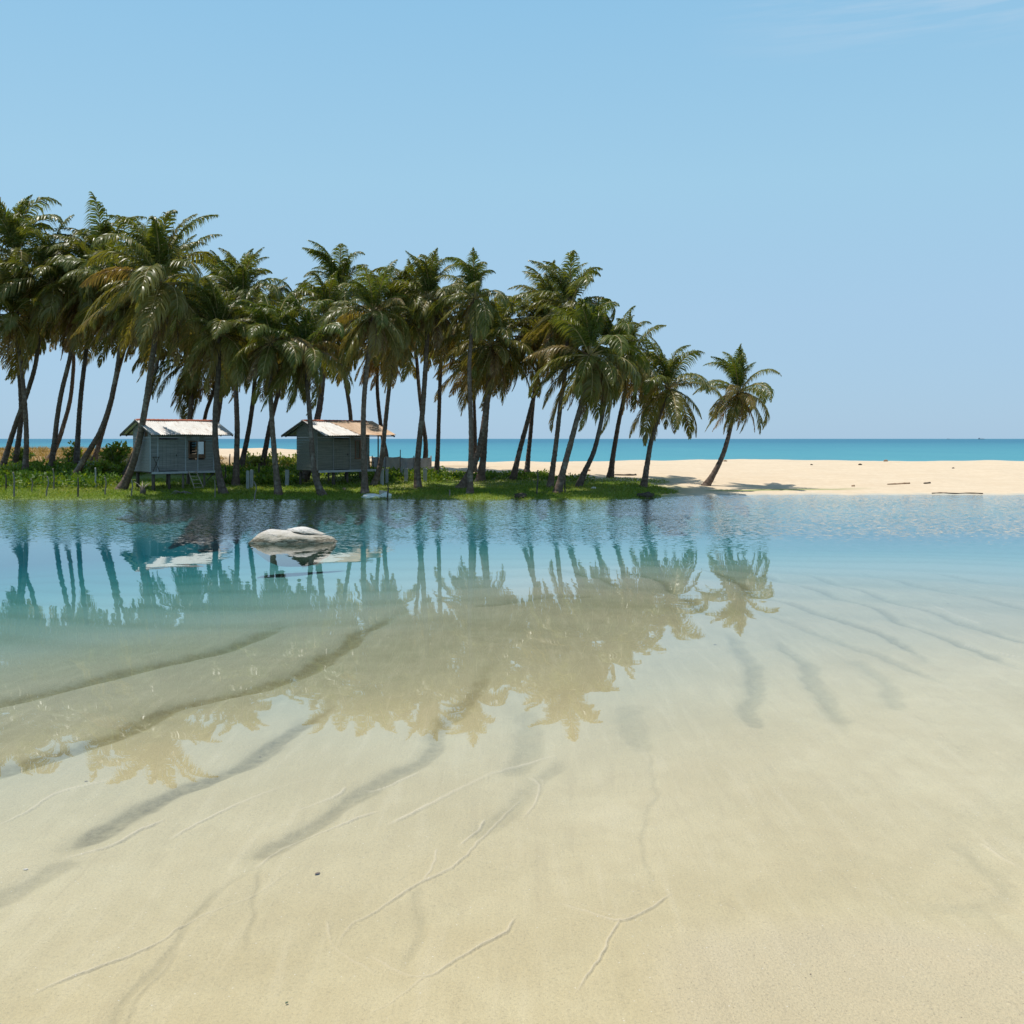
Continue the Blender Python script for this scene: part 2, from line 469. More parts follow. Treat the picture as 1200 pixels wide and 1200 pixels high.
# troughs: (points, half width m, depth m, dark sediment 0-1)
TROUGHS = [
    ([(62, 992), (110, 968), (180, 936), (232, 911), (290, 885), (340, 850), (400, 818)], .13, .035, .95),
    ([(-30, 1075), (0, 1052), (40, 1026), (75, 996)], .11, .022, .45),
    ([(298, 1000), (322, 982), (380, 955), (420, 930), (470, 897), (505, 868), (545, 810), (585, 765)], .115, .03, .62),
    ([(-40, 905), (20, 888), (120, 855), (200, 818), (300, 792), (370, 765), (430, 722), (490, 690)], .18, .07, .85),
    ([(-40, 812), (60, 792), (150, 765), (260, 740), (340, 705)], .22, .09, .75),
    ([(560, 700), (620, 690), (700, 690)], .22, .08, .5),
    ([(130, 1205), (165, 1150), (195, 1112), (230, 1066), (300, 1002)], .035, .008, .30),
    ([(150, 1200), (180, 1150), (205, 1110)], .02, .006, .22),
    ([(301, 1005), (301, 1045), (293, 1090), (290, 1120)], .025, .006, .22),
    ([(489, 1030), (486, 1080), (474, 1130)], .035, .007, .20),
    ([(560, 980), (600, 945), (640, 905), (660, 880)], .10, .018, .32),
    ([(855, 735), (872, 762), (886, 790), (877, 828), (890, 852)], .14, .04, .48),
    ([(920, 745), (940, 770), (962, 805), (985, 850)], .13, .04, .42),
    ([(1000, 770), (1040, 800), (1060, 830)], .13, .03, .28),
    ([(800, 640), (850, 660), (880, 686), (930, 702), (985, 722), (1050, 748), (1090, 772)], .11, .05, .75),
    ([(850, 645), (920, 670), (1010, 702), (1060, 726), (1130, 752), (1200, 780)], .10, .05, .7),
    ([(930, 652), (1000, 680), (1100, 715), (1200, 748), (1260, 765)], .10, .05, .65),
    ([(1010, 655), (1100, 682), (1200, 706), (1280, 725)], .12, .05, .6),
    ([(1090, 655), (1200, 677), (1290, 693)], .13, .05, .55),
    ([(700, 645), (760, 662), (800, 690), (830, 715)], .13, .06, .6),
    ([(600, 640), (680, 655), (730, 680)], .15, .06, .55),
    ([(905, 712), (960, 740), (1030, 765), (1110, 798)], .10, .03, .4),
    ([(610, 825), (625, 850), (618, 880), (598, 905)], .17, .03, .35),
    ([(735, 820), (748, 845), (755, 880)], .17, .025, .28),
    ([(765, 880), (762, 930), (758, 985), (764, 1040)], .03, .006, .14),
    ([(1120, 985), (1160, 1015), (1180, 1040), (1140, 1060), (1080, 1063)], .10, .015, .16),
]


def seg_field(x, y, pts, width, crest=False):
    """gaussian-ish falloff from a smooth polyline, tapering at its ends"""
    P = np.array([gpt(*p) for p in pts])
    n = len(P)
    tt = np.linspace(0, n - 1, (n - 1) * 6 + 1)
    Q = []
    for t in tt:                             # Catmull-Rom
        i = min(int(t), n - 2); f = t - i
        p0, p1, p2, p3 = P[max(i - 1, 0)], P[i], P[i + 1], P[min(i + 2, n - 1)]
        Q.append(.5 * (2 * p1 + (p2 - p0) * f + (2 * p0 - 5 * p1 + 4 * p2 - p3) * f * f + (3 * p1 - p0 - 3 * p2 + p3) * f ** 3))
    Q = np.array(Q)
    m = width * 3.2
    sel = np.where((x > Q[:, 0].min() - m) & (x < Q[:, 0].max() + m) & (y > Q[:, 1].min() - m) & (y < Q[:, 1].max() + m))[0]
    out = np.zeros(len(x))
    if len(sel) == 0: return out
    xs, ys = x[sel], y[sel]
    best = np.full(len(sel), 1e9); par = np.zeros(len(sel)); dyy = np.zeros(len(sel))
    for i in range(len(Q) - 1):
        a, b = Q[i], Q[i + 1]; d = b - a
        l2 = d @ d + 1e-9
        h = np.clip(((xs - a[0]) * d[0] + (ys - a[1]) * d[1]) / l2, 0, 1)
        q = (xs - a[0] - h * d[0]) ** 2 + (ys - a[1] - h * d[1]) ** 2
        w = q < best
        dyy[w] = (ys - a[1] - h * d[1])[w]; best[w] = q[w]; par[w] = (i + h[w]) / (len(Q) - 1)
    taper = np.clip(par / .12, 0, 1) * np.clip((1 - par) / .18, 0, 1)
    out[sel] = np.exp(-best / (width * width)) * (.25 + .75 * taper)
    if crest:      # small scour on the near side of a crest
        out[sel] -= .4 * np.exp(-((np.sqrt(best) - 1.7 * width) / (1.1 * width)) ** 2) * (dyy < 0) * taper
    return out


def build_sand():
    ys = [-5.0, -3.0, -1.0, .5, 2.0, 3.0, 3.6]
    py = 1390.0
    while True:
        d = F * H / (py - HY)
        if d > 30: break
        ys.append(d)
        py -= .85 if py > 940 else 1.25
    ys += list(np.arange(30.2, 49, .35)) + list(np.arange(49, 64, .12)) + list(np.arange(64, 112, .4)) + [115, 120, 130, 150, 200, 400, 1000, 4000, 14000]
    ys = np.array(ys)
    kc = np.linspace(-.56, .56, 980)
    ko = .56 + np.array([.02, .05, .1, .16, .25, .4, .6, 1.0, 1.6])
    ks = np.concatenate([-ko[::-1], kc, ko])
    X = ks[None, :] * (ys[:, None] + 5.5 * np.exp(-np.maximum(ys[:, None], 0) / 4.0))
    Y = np.repeat(ys[:, None], len(ks), 1)
    x, y = X.ravel(), Y.ravel()
    z = ground_base(x, y)
    t = y - shore(x)
    sed = np.zeros(len(x)); line = np.zeros(len(x))
    near = y < 45
    xi = x + .05 * hnoise(x, y, 3.0, 21) * near + .015 * hnoise(x, y, 11.0, 22) * near
    yi = y + .05 * hnoise(x, y, 3.0, 23) * near + .015 * hnoise(x, y, 11.0, 24) * near
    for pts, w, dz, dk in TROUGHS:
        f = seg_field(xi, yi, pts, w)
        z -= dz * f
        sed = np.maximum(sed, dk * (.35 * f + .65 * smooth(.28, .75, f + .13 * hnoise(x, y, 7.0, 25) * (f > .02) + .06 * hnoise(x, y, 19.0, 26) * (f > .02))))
    jx = x + (.010 * hnoise(x, y, 9.0, 31) + .004 * hnoise(x, y, 31.0, 32)) * near
    jy = y + (.010 * hnoise(x, y, 9.0, 33) + .004 * hnoise(x, y, 31.0, 34)) * near
    for pts, w, dz in RIDGES:
        f = seg_field(jx, jy, pts, w * .66, True)
        f = f + .45 * seg_field(jx - .028 * y / 7, jy - .075 * y / 7, pts, w * .5, True) * np.clip(hnoise(x, y, 2.5, 36), 0, 1)
        f = f * np.clip(.85 + .38 * hnoise(x, y, 5.0, 35), .22, 1.2)
        z += 1.0 * dz * f
        line = np.maximum(line, np.clip(f, 0, 1))
    # faint flow streaks running with the drainage, and low bars on the lagoon bed
    s = x * .77 - y * .63
    c = x * .63 + y * .77
    streak = hnoise(s * 1.0 + .2 * hnoise(x, y, .8, 41), c * .12, 5.5, 42) + .6 * hnoise(s, c * .1, 13.0, 43)
    z += near * (.0034 * streak + .0030 * hnoise(x, y, 7.0, 45) + .0016 * hnoise(x, y, 19.0, 46))
    bars = np.sin(2 * math.pi * (y * .34 + x * .16 + .28 * hnoise(x, y, .45, 44)))
    barm = smooth(13, 20, y) * (1 - smooth(34, 42, y))
    z += .018 * barm * bars
    sed = np.maximum(sed, barm * .28 * np.clip(-bars - .2, 0, 1))
    # coarse dry sand at the near right
    pxx = 600 + F * x / np.maximum(y, .1); pyy = HY + F * H / np.maximum(y, .1)
    edge = pyy - (1050 + .10 * np.abs(pxx - 950) + 14 * hnoise(x, y, 1.7, 51))
    coarse = smooth(0, 55, edge) * smooth(735, 850, pxx + 20 * hnoise(x, y, 1.2, 52)) * (y < 12)
    coarse = np.where(y < 4, 1, coarse)
    z -= .003 * coarse
    far = smooth(-.2, .9, t + .15 * hnoise(x, y, 3, 61))
    grR = (1 - smooth(7.5, 10.5, t + .9 * hnoise(x, y, .8, 62))) * (1 - smooth(6.5, 10.5, x + .6 * hnoise(x, y, .9, 67))) * smooth(-9, -4, x)
    grL = (1 - smooth(15, 21, t + 1.5 * hnoise(x, y, .6, 63))) * (1 - smooth(-8, -3, x))
    strip = np.exp(-((t - 2.3 - .12 * (x - 14)) / .5) ** 2) * smooth(10, 12, x) * (1 - smooth(16, 21, x)) * .9
    gr = np.clip(np.maximum(np.maximum(grR, grL), strip), 0, 1) * smooth(-.7, -.1, t)
    sparse = .55 * np.clip(hnoise(x, y, 2.0, 64), 0, 1) * smooth(12, 15, t) * (1 - smooth(19, 24, t)) * smooth(-9, -5, x) * (1 - smooth(-3, 0, x))
    dry = smooth(13, 19, t + 1.2 * hnoise(x, y, .7, 65)) * np.maximum((1 - smooth(-29, -25, x + .8 * hnoise(x, y, .5, 66))) * (1 - smooth(40, 46, t)), .8 * (1 - smooth(20, 25, t + 1.2 * hnoise(x, y, 1.1, 69))) * (1 - smooth(-11, -8, x)))
    dry = np.maximum(dry * .9, sparse)
    nr, nc = len(ys), len(ks)
    i = (np.arange(nr - 1)[:, None] * nc + np.arange(nc - 1)[None, :]).ravel()
    q = np.stack([i, i + 1, i + nc + 1, i + nc], 1)
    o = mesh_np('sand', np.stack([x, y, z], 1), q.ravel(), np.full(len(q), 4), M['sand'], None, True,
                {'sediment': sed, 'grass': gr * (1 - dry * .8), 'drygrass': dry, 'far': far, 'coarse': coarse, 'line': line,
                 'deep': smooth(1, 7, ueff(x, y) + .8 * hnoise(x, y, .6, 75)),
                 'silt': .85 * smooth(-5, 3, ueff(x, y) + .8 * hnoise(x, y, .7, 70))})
    tag(o, kind='structure')


build_sand()

# lagoon water: one closed body; the sand rises through it at its banks
x0, x1, y0, y1, zb = -95, 95, -30, 78, -6.0
mb = MB(); mb.box(((x0 + x1) / 2, (y0 + y1) / 2, zb / 2), (x1 - x0, y1 - y0, -zb))
tag(mb.build('water', M['water']), kind='structure')
mb = MB()
mb.add([(-14000, 78.2, .004), (14000, 78.2, .004), (14000, 14500, .004), (-14000, 14500, .004)], [(0, 1, 2, 3)])
tag(mb.build('sea', M['sea']), kind='structure')


# ------------------------------------------------------------------ palms
def catmull(pts, m=8):
    P = [Vector(p) for p in pts]; out = []
    n = len(P)
    for i in range(n - 1):
        p0, p1, p2, p3 = P[max(i - 1, 0)], P[i], P[i + 1], P[min(i + 2, n - 1)]
        for j in range(m):
            f = j / m
            out.append(.5 * (2 * p1 + (p2 - p0) * f + (2 * p0 - 5 * p1 + 4 * p2 - p3) * f * f + (3 * p1 - p0 - 3 * p2 + p3) * f ** 3))
    out.append(P[-1])
    return out


def trunk_mesh(pts, r_mid, root, n=12, flare=1.0):
    base = catmull(pts, 8)
    ln = [0]
    for a, b in zip(base, base[1:]): ln.append(ln[-1] + (b - a).length)
    L = ln[-1]
    step = .075
    N = int(L / step)
    A = np.array([tuple(p) for p in base]); ln = np.array(ln)
    ss = np.linspace(0, L, N)
    C = np.stack([np.interp(ss, ln, A[:, k]) for k in range(3)], 1)
    # soften
    for _ in range(12):
        C[1:-1] = .25 * C[:-2] + .5 * C[1:-1] + .25 * C[2:]
    T = np.gradient(C, axis=0); T /= np.linalg.norm(T, axis=1)[:, None]
    s = np.cross(T, np.array([0, 1., 0])); s /= np.linalg.norm(s, axis=1)[:, None]
    b = np.cross(T, s)
    r = r_mid * (1.10 - .32 * ss / L) + r_mid * .95 * flare * np.exp(-ss / .42) + r_mid * .18 * np.exp(-ss / 2.2)
    ring_ph = np.cumsum(rng.uniform(.55, 1.5, N))
    ring = np.clip(1.6 * np.sin(ring_ph * 2.1) - .7, 0, 1) * rng.uniform(.5, 1.0, N)
    r = r * (1 - .05 * ring) * (1 + .025 * rng.standard_normal(N).cumsum() / np.sqrt(np.arange(1, N + 1)))
    an = 2 * math.pi * np.arange(n) / n
    rr = r[:, None] * (1 + .04 * rng.standard_normal((N, n)) + .10 * np.exp(-ss / .4)[:, None] * np.sin(an * 3 + rng.uniform(0, 6)))
    V = C[:, None, :] + rr[..., None] * (np.cos(an)[None, :, None] * s[:, None, :] + np.sin(an)[None, :, None] * b[:, None, :])
    i = np.arange(N - 1)[:, None] * n; kk = np.arange(n); k2 = (kk + 1) % n
    q = np.stack([i + kk, i + k2, i + n + k2, i + n + kk], -1).reshape(-1, 4)
    return mesh_np('trunk', V.reshape(-1, 3), q.ravel(), np.full(len(q), 4), M['bark'], root, True, {'ring': np.repeat(ring, n)})


def frond(L, az, el0, bend, age, wind, nl=74, vs=None, fs=None, sz=None, ti=None, off=0, hue=0.0, dens=1.0):
    """one feather leaf: tapering midrib and two rows of hanging leaflets"""
    ns = 15
    s = np.linspace(0, 1, ns)
    el = el0 - bend * s ** (2.2 - 1.1 * min(age / .5, 1))
    dl = L / (ns - 1)
    az_s = az + rng.uniform(-.25, .25) * s
    d = np.stack([np.cos(el) * np.cos(az_s), np.cos(el) * np.sin(az_s), np.sin(el)], 1)
    d = d + wind[None, :] * (s[:, None] ** 1.3)
    d /= np.linalg.norm(d, axis=1)[:, None]
    P = np.concatenate([[[0, 0, 0]], np.cumsum(d[:-1] * dl, 0)]) + d[0] * .10
    side = np.cross(d, np.array([0, 0, 1.]))
    bad = np.linalg.norm(side, axis=1) < .12
    side[bad] = np.array([-math.sin(az), math.cos(az), 0]) * .5
    side /= np.linalg.norm(side, axis=1)[:, None]
    tw = rng.uniform(-.7, .7) * s + rng.uniform(-.25, .25)
    up = np.cross(side, d)
    sd = side * np.cos(tw)[:, None] + up * np.sin(tw)[:, None]
    up = np.cross(sd, d)
    V, FA, SZ, TI = [], [], [], []
    # midrib, triangular section
    rr = .045 * (1 - s) ** .8 + .008
    tri = []
    for a in (0, 2.094, 4.189):
        tri.append(P + (sd * math.cos(a) + up * math.sin(a)) * rr[:, None])
    rv = np.stack(tri, 1).reshape(-1, 3)
    i = np.arange(ns - 1)[:, None] * 3; k = np.arange(3); k2 = (k + 1) % 3
    q = np.stack([i + k, i + k2, i + 3 + k2, i + 3 + k], -1).reshape(-1, 4) + off
    V.append(rv); FA.append(q.ravel()); SZ.append(np.full(len(q), 4))
    TI.append(np.full(len(rv), .97 if age < .8 else .84))
    off += len(rv)
    # leaflets
    q_ = np.linspace(.13, .995, nl)
    u = np.concatenate([q_, q_]) + rng.uniform(-.006, .006, 2 * nl)
    sg = np.concatenate([np.ones(nl), -np.ones(nl)])
    keep = rng.uniform(0, 1, 2 * nl) < dens
    u, sg = np.clip(u[keep], 0, 1), sg[keep]
    n = len(u)
    ip = lambda A: np.stack([np.interp(u, s, A[:, c]) for c in range(3)], 1)
    p, dd, ss_, uu = ip(P), ip(d), ip(sd), ip(up)
    prof = (.35 + .65 * np.sin(np.pi * np.clip((u - .05) / .95, 0, 1) ** .75)) * (1 - .55 * np.clip((u - .75) / .25, 0, 1))
    ll = L * .25 * prof * rng.uniform(.8, 1.12, n)
    fwd = .45 + .45 * u + .45 * max(0, 1 - age / .12) + rng.uniform(-.15, .15, n)
    l0 = ss_ * (sg * np.cos(fwd))[:, None] + dd * np.sin(fwd)[:, None] + uu * rng.uniform(.0, .28, n)[:, None]
    droop = (.75 + .45 * max(0, 1 - age / .25) + .9 * age + rng.uniform(-.15, .35, n))
    g = np.array([0, 0, -1.])
    l1 = l0 + (g[None, :] * droop[:, None] + wind[None, :] * .9) * .55
    l2 = l0 + (g[None, :] * droop[:, None] + wind[None, :] * .9) * 1.5
    nrm = lambda A: A / np.linalg.norm(A, axis=1)[:, None]
    l0, l1, l2 = nrm(l0), nrm(l1), nrm(l2)
    m1 = p + l0 * (ll * .30)[:, None]
    m2 = m1 + l1 * (ll * .36)[:, None]
    m3 = m2 + l2 * (ll * .40)[:, None]
    wv = nrm(np.cross(l1, uu + rng.normal(0, .35, (n, 3))))
    wd = rng.uniform(.022, .036, n) * L / 3.9
    vs_ = np.stack([p - wv * (wd * .6)[:, None], p + wv * (wd * .6)[:, None], m1 + wv * wd[:, None], m1 - wv * wd[:, None],
                    m2 + wv * (wd * .75)[:, None], m2 - wv * (wd * .75)[:, None], m3], 1)
    b = off + np.arange(n)[:, None] * 7
    fq = np.concatenate([b + 0, b + 1, b + 2, b + 3, b + 3, b + 2, b + 4, b + 5, b + 5, b + 4, b + 6], 1)
    V.append(vs_.reshape(-1, 3)); FA.append(fq.ravel()); SZ.append(np.tile([4, 4, 3], n))
    base_t = np.interp(age, [0, .35, .7, .85, 1], [.10, .30, .50, .62, .86]) + hue
    tv = np.clip(base_t + rng.normal(0, .06, n)[:, None] + np.array([0, 0, .0, .0, .03, .03, .10])[None, :], .02, .92)
    TI.append(tv.ravel())
    off += n * 7
    return V, FA, SZ, TI, off


def crown_mesh(center, L, nf, root, hue=0.0, blow=.34, droopy=0.0, top=1.0, dead=5, name='crown'):
    V, FA, SZ, TI = [], [], [], []
    off = 0
    a0 = rng.uniform(0, 6.28)
    for i in range(nf + dead):
        f = min(i / (nf - 1), 1.0)
        is_dead = i >= nf
        az = a0 + i * 2.39996 + rng.uniform(-.3, .3)
        el0 = R(88 - 138 * f ** 1.2 + rng.uniform(-16, 16)) - droopy * f
        bend = R(70 + 34 * math.sin(math.pi * min(f, .8)) + rng.uniform(-18, 26))
        if f < .35:
            el0 = R(rng.uniform(64, 90)); bend = R(rng.uniform(50, 130))
        if f > .7: bend *= .62
        ll = L * (.80 + .14 * min(1, f * 2.6)) * rng.uniform(.70, 1.18) * (top if f < .3 else 1)
        age = f ** 1.4 * .78
        dens = 1.0
        if is_dead:
            el0 = R(rng.uniform(-70, -38)); bend = R(rng.uniform(10, 35)); age = 1.0; ll = L * rng.uniform(.6, .85); dens = .6
        elif rng.uniform() < .10 and f > .4:
            age = .9
        w = np.array([-blow, .25 * blow, 0]) * rng.uniform(.4, 1.5)
        v, fa, s_, t_, off = frond(ll, az, el0, bend, age, w, off=off, hue=hue + rng.normal(0, .03), dens=dens)
        V += v; FA += fa; SZ += s_; TI += t_
    V = np.concatenate(V) + np.array(center)[None, :]
    o = mesh_np(name, V, np.concatenate(FA), np.concatenate(SZ), M['palm'], root, True, {'tint': np.concatenate(TI)})
    return o


PALMS = [
    # trunk pixels (base ... crown heart), frond length px, trunk width px, depth override, options, label
    ([(1, 552), (12, 517), (22, 487), (31, 463), (41, 430), (46, 398), (60, 332)], 86, 8, None, {}, 'palm at the left edge whose trunk leans right across two straighter trunks'),
    ([(16, 549), (22, 515), (25, 480), (23, 440), (21, 400), (18, 302)], 96, 8, None, {}, 'tallest palm at the left edge, crown reaching above its neighbours'),
    ([(29, 555), (31, 522), (30, 485), (27, 450), (23, 415), (14, 372)], 80, 8, None, {'hue': .04}, 'dark upright palm at the left edge, right foot of the three crossing trunks'),
    ([(59, 552), (64, 517), (67, 490), (72, 460), (79, 432), (87, 400), (107, 338)], 82, 8, None, {'hue': .04}, 'palm with knobbly stubs on its trunk, front one of a crossing pair'),
    ([(57, 539), (68, 518), (76, 493), (82, 470), (85, 445), (86, 415), (80, 360)], 80, 7, None, {}, 'palm with pale bent foot behind the knobbly trunk left of the hut'),
    ([(89, 549), (91, 517), (93, 485), (96, 452), (100, 420), (104, 395), (119, 320)], 96, 8, None, {}, 'slim upright palm rising just right of the knobbly crossing pair'),
    ([(85, 561), (100, 536), (117, 507), (128, 477), (134, 450), (139, 420), (146, 352)], 84, 9, None, {'hue': -.03}, 'long trunk palm leaning strongly right from the fence left of the hut'),
    ([(109, 543), (117, 517), (124, 494), (131, 470), (140, 430), (160, 365)], 78, 7, None, {}, 'pale footed palm half hidden behind the strongly leaning trunk left of the hut'),
    ([(141, 574), (153, 551), (162, 521), (168, 490), (173, 460), (177, 430), (182, 395), (188, 333)], 110, 11, None, {'hue': .02, 'nf': 34, 'drift': -2.2}, 'big palm leaning across the left end of the left hut'),
    ([(145, 559), (156, 535), (166, 505), (173, 470), (183, 430), (188, 400), (199, 345)], 88, 8, None, {'hue': .04, 'drift': -2.0}, 'palm whose trunk hugs the big one leaning across the left hut'),
    ([(221, 545), (222, 500), (224, 465), (223, 424)], 72, 9, 64, {'droopy': .4, 'hue': -.02}, 'low dark crowned palm standing behind the left hut'),
    ([(232, 530), (240, 490), (248, 465), (254, 445), (262, 405)], 74, 7, 66, {}, 'palm with pale slanting trunk rising behind the right part of the left hut roof'),
    ([(263, 579), (257, 558), (253, 525), (252, 490), (254, 460), (256, 435), (256, 392)], 82, 10, None, {'hue': .02}, 'palm standing in front of the right corner of the left hut'),
    ([(249, 556), (250, 530), (254, 500), (259, 465), (263, 430), (271, 362)], 88, 8, None, {'hue': -.10}, 'yellowish green palm close behind the trunk at the left hut corner'),
    ([(276, 569), (277, 545), (278, 505), (277, 470), (277, 440), (284, 352)], 80, 9, None, {'hue': -.04, 'drift': 2.0}, 'straight dark palm just right of the left hut'),
    ([(281, 551), (288, 522), (293, 495), (297, 465), (299, 440), (304, 388)], 76, 8, None, {'hue': -.05}, 'palm with ringed pale trunk between the two huts'),
    ([(306, 549), (312, 522), (316, 500), (321, 480), (327, 455), (339, 388)], 74, 8, None, {'hue': -.10}, 'right leaning palm crossing behind another trunk between the huts'),
    ([(327, 580), (323, 548), (320, 512), (318, 480), (317, 452), (318, 402)], 80, 9, None, {'hue': -.06}, 'front palm leaning slightly left midway between the huts'),
    ([(379, 581), (370, 561), (366, 532), (364, 502), (362, 475), (360, 448), (358, 412)], 80, 9, None, {'hue': -.12, 'nf': 26}, 'bright front palm with low spreading crown before the right hut'),
    ([(354, 565), (362, 545), (367, 515), (372, 490), (376, 465), (384, 376)], 78, 12, None, {'hue': -.04, 'drift': 2.5}, 'thick footed palm close behind the bright low palm at the right hut'),
    ([(414, 540), (411, 490), (407, 460), (403, 430), (398, 343)], 72, 7, 66, {'hue': -.08}, 'tall palm behind the right hut roof with its crown standing clear'),
    ([(428, 579), (427, 552), (426, 517), (426, 482), (428, 450), (431, 425), (437, 368)], 72, 9, None, {'hue': -.05, 'nf': 32}, 'upright palm in front of the right end of the right hut'),
    ([(437, 569), (446, 543), (450, 512), (453, 482), (456, 455), (459, 430), (464, 374)], 74, 8, None, {'hue': .02}, 'palm leaning right from under the porch end of the right hut'),
    ([(454, 548), (452, 530), (448, 510), (444, 480), (442, 450), (443, 404)], 66, 7, None, {'hue': .05}, 'palm leaning left and crossing a trunk at the right hut porch end'),
    ([(490, 572), (489, 547), (492, 512), (495, 485), (497, 455), (499, 425), (503, 352)], 74, 9, None, {'nf': 32}, 'thick palm right of the grey fabric fence, front of a crossing pair'),
    ([(497, 549), (499, 522), (495, 490), (491, 455), (489, 430), (484, 376)], 72, 7, None, {'hue': .04}, 'slim palm leaning left behind the thick one right of the grey fabric fence'),
    ([(511, 559), (513, 530), (514, 500), (515, 470), (516, 440), (520, 372)], 76, 7, None, {'hue': .05}, 'single slim upright palm left of the swollen footed trunk'),
    ([(551, 579), (551, 560), (552, 530), (552, 500), (551, 470), (550, 430), (552, 400), (556, 350)], 64, 8, None, {'hue': -.08, 'nf': 28}, 'tall slim grey trunk palm at the centre front of the grove'),
    ([(539, 572), (551, 553), (560, 532), (565, 510), (569, 482), (572, 455), (576, 405)], 72, 10, None, {'hue': .02}, 'palm with swollen foot leaning right from beside the tall grey trunk'),
    ([(562, 564), (566, 540), (568, 512), (570, 485), (573, 458), (586, 398)], 76, 10, None, {'hue': .03}, 'dark stout palm just right of the swollen footed one'),
    ([(556, 551), (557, 520), (556, 480), (555, 450), (557, 425)], 64, 6, 66, {}, 'thin pale trunk palm showing behind the tall grey one'),
    ([(601, 562), (608, 532), (616, 502), (623, 475), (628, 452), (636, 392)], 74, 8, None, {'hue': .03}, 'right leaning palm at the sand edge, left of a narrow V pair'),
    ([(617, 559), (619, 535), (622, 505), (624, 480), (628, 450), (645, 372)], 76, 7, None, {'hue': .06}, 'steeper palm of the narrow V pair at the sand edge'),
    ([(644, 571), (648, 547), (652, 517), (655, 490), (658, 465), (662, 440), (668, 358)], 80, 8, None, {'blow': .65, 'hue': .0}, 'tallest windswept palm on the right of the grove'),
    ([(653, 578), (660, 552), (668, 522), (676, 492), (683, 466), (691, 417)], 90, 10, None, {'hue': -.08, 'nf': 32}, 'front palm leaning right with very long fronds reaching left'),
    ([(677, 571), (685, 553), (695, 532), (702, 506), (707, 480), (711, 462), (718, 413)], 74, 8, None, {'hue': -.05}, 'palm with kinked trunk right of the long fronded one'),
    ([(715, 560), (718, 537), (722, 512), (726, 490), (730, 472), (739, 424)], 74, 8, None, {'hue': -.02}, 'palm standing on bare sand left of the last two palms'),
    ([(754, 571), (758, 547), (763, 517), (768, 500), (774, 484), (783, 455)], 76, 8, None, {'hue': -.06, 'nf': 26, 'blow': .1}, 'second palm from the right end, at the tip of the grass'),
    ([(826, 569), (836, 556), (846, 536), (853, 514), (858, 493), (866, 461)], 65, 8, None, {'hue': -.10, 'nf': 30, 'blow': .4}, 'last palm on the right, curved trunk alone on the sand'),
]
for pts, Lpx, wpx, dov, opt, label in PALMS:
    d0 = dov or base_depth(*pts[0])
    drift = rng.uniform(-.5, .9)
    drift = opt.get('drift', drift)
    P = [W(px, py, d0 + drift * (i / (len(pts) - 1)) ** 1.5) for i, (px, py) in enumerate(pts)]
    g = gz(P[0].x, P[0].y)
    P[0].z = g - .12
    root = thing('palm_tree', label, 'palm tree', (P[0].x, P[0].y, g), 0, 'coconut palms on the sand bar')
    P = [p - root.location for p in P]
    trunk_mesh(P, wpx * d0 / F / 2 * .66, root)
    grove = pts[0][0] < 640
    crown_mesh(P[-1], Lpx * d0 / F * (1.02 if grove else 1), int(opt.get('nf', 30) * (1.10 if grove else 1.04)), root, opt.get('hue', 0), opt.get('blow', .34), opt.get('droopy', 0))


# ------------------------------------------------------------------ vegetation
def blades(name, n, region, hgt, mat, label, cat, tint=(.2, .8), width=.012, lean=.35):
    xs, ys = [], []
    while len(xs) < n:
        x = rng.uniform(region[0], region[1], 4 * n); y = rng.uniform(region[2], region[3], 4 * n)
        ok = region[4](x, y)
        xs += list(x[ok]); ys += list(y[ok])
        if len(xs) == 0: return
    x, y = np.array(xs[:n]), np.array(ys[:n])
    z = ground_base(x, y) - .01
    h = rng.uniform(hgt[0], hgt[1], n)
    an = rng.uniform(0, 6.28, n)
    w = width * rng.uniform(.6, 1.5, n)
    dx, dy = np.cos(an) * w, np.sin(an) * w
    lx, ly = rng.normal(0, lean, n) * h, rng.normal(0, lean, n) * h
    v = np.stack([np.stack([x - dx, y - dy, z], 1), np.stack([x + dx, y + dy, z], 1),
                  np.stack([x + dx * .7 + lx * .4, y + dy * .7 + ly * .4, z + h * .6], 1),
                  np.stack([x - dx * .7 + lx * .4, y - dy * .7 + ly * .4, z + h * .6], 1),
                  np.stack([x + lx, y + ly, z + h], 1)], 1)
    b = np.arange(n)[:, None] * 5
    f = np.concatenate([b, b + 1, b + 2, b + 3, b + 3, b + 2, b + 4], 1)
    patch = hnoise(x, y, .9, 71) * .15
    t = np.clip(rng.uniform(tint[0], tint[1], n) + patch, 0, 1)
    o = mesh_np(name, v.reshape(-1, 3), f.ravel(), np.tile([4, 3], n), mat, None, True, {'tint': np.repeat(t, 5)})
    tag(o, label, cat, kind='stuff')


def lawn(x, y):
    t = y - shore(x)
    a = (t > -.35) & (t < 9.5 + .8 * hnoise(x, y, .8, 62)) & (x < 8.3 + hnoise(x, y, .9, 68)) & (np.abs(x) < y * .56)
    return a & (rng.uniform(0, 1, len(x)) < np.where(t < 6, 1, .5))


blades('grass', 60000, (-31, 10, 50, 61.5, lawn), (.05, .17), M['grass'], 'short green grass along the bank of the sand bar', 'grass', (.15, .85), .014, .95)


def straw(x, y):
    t = y - shore(x)
    return (t > 14) & (t < np.where(x < -26 + hnoise(x, y, .5, 66), 40, 21 + 2 * hnoise(x, y, .9, 69))) & (x < -8.5 + 1.2 * hnoise(x, y, .5, 66)) & (np.abs(x) < y * .56)


blades('dry_grass', 20000, (-52, -6, 64, 91, straw), (.10, .34), M['straw'], 'tan dry grass covering the low dune on the left', 'dry grass', (.05, .95), .018, .7)


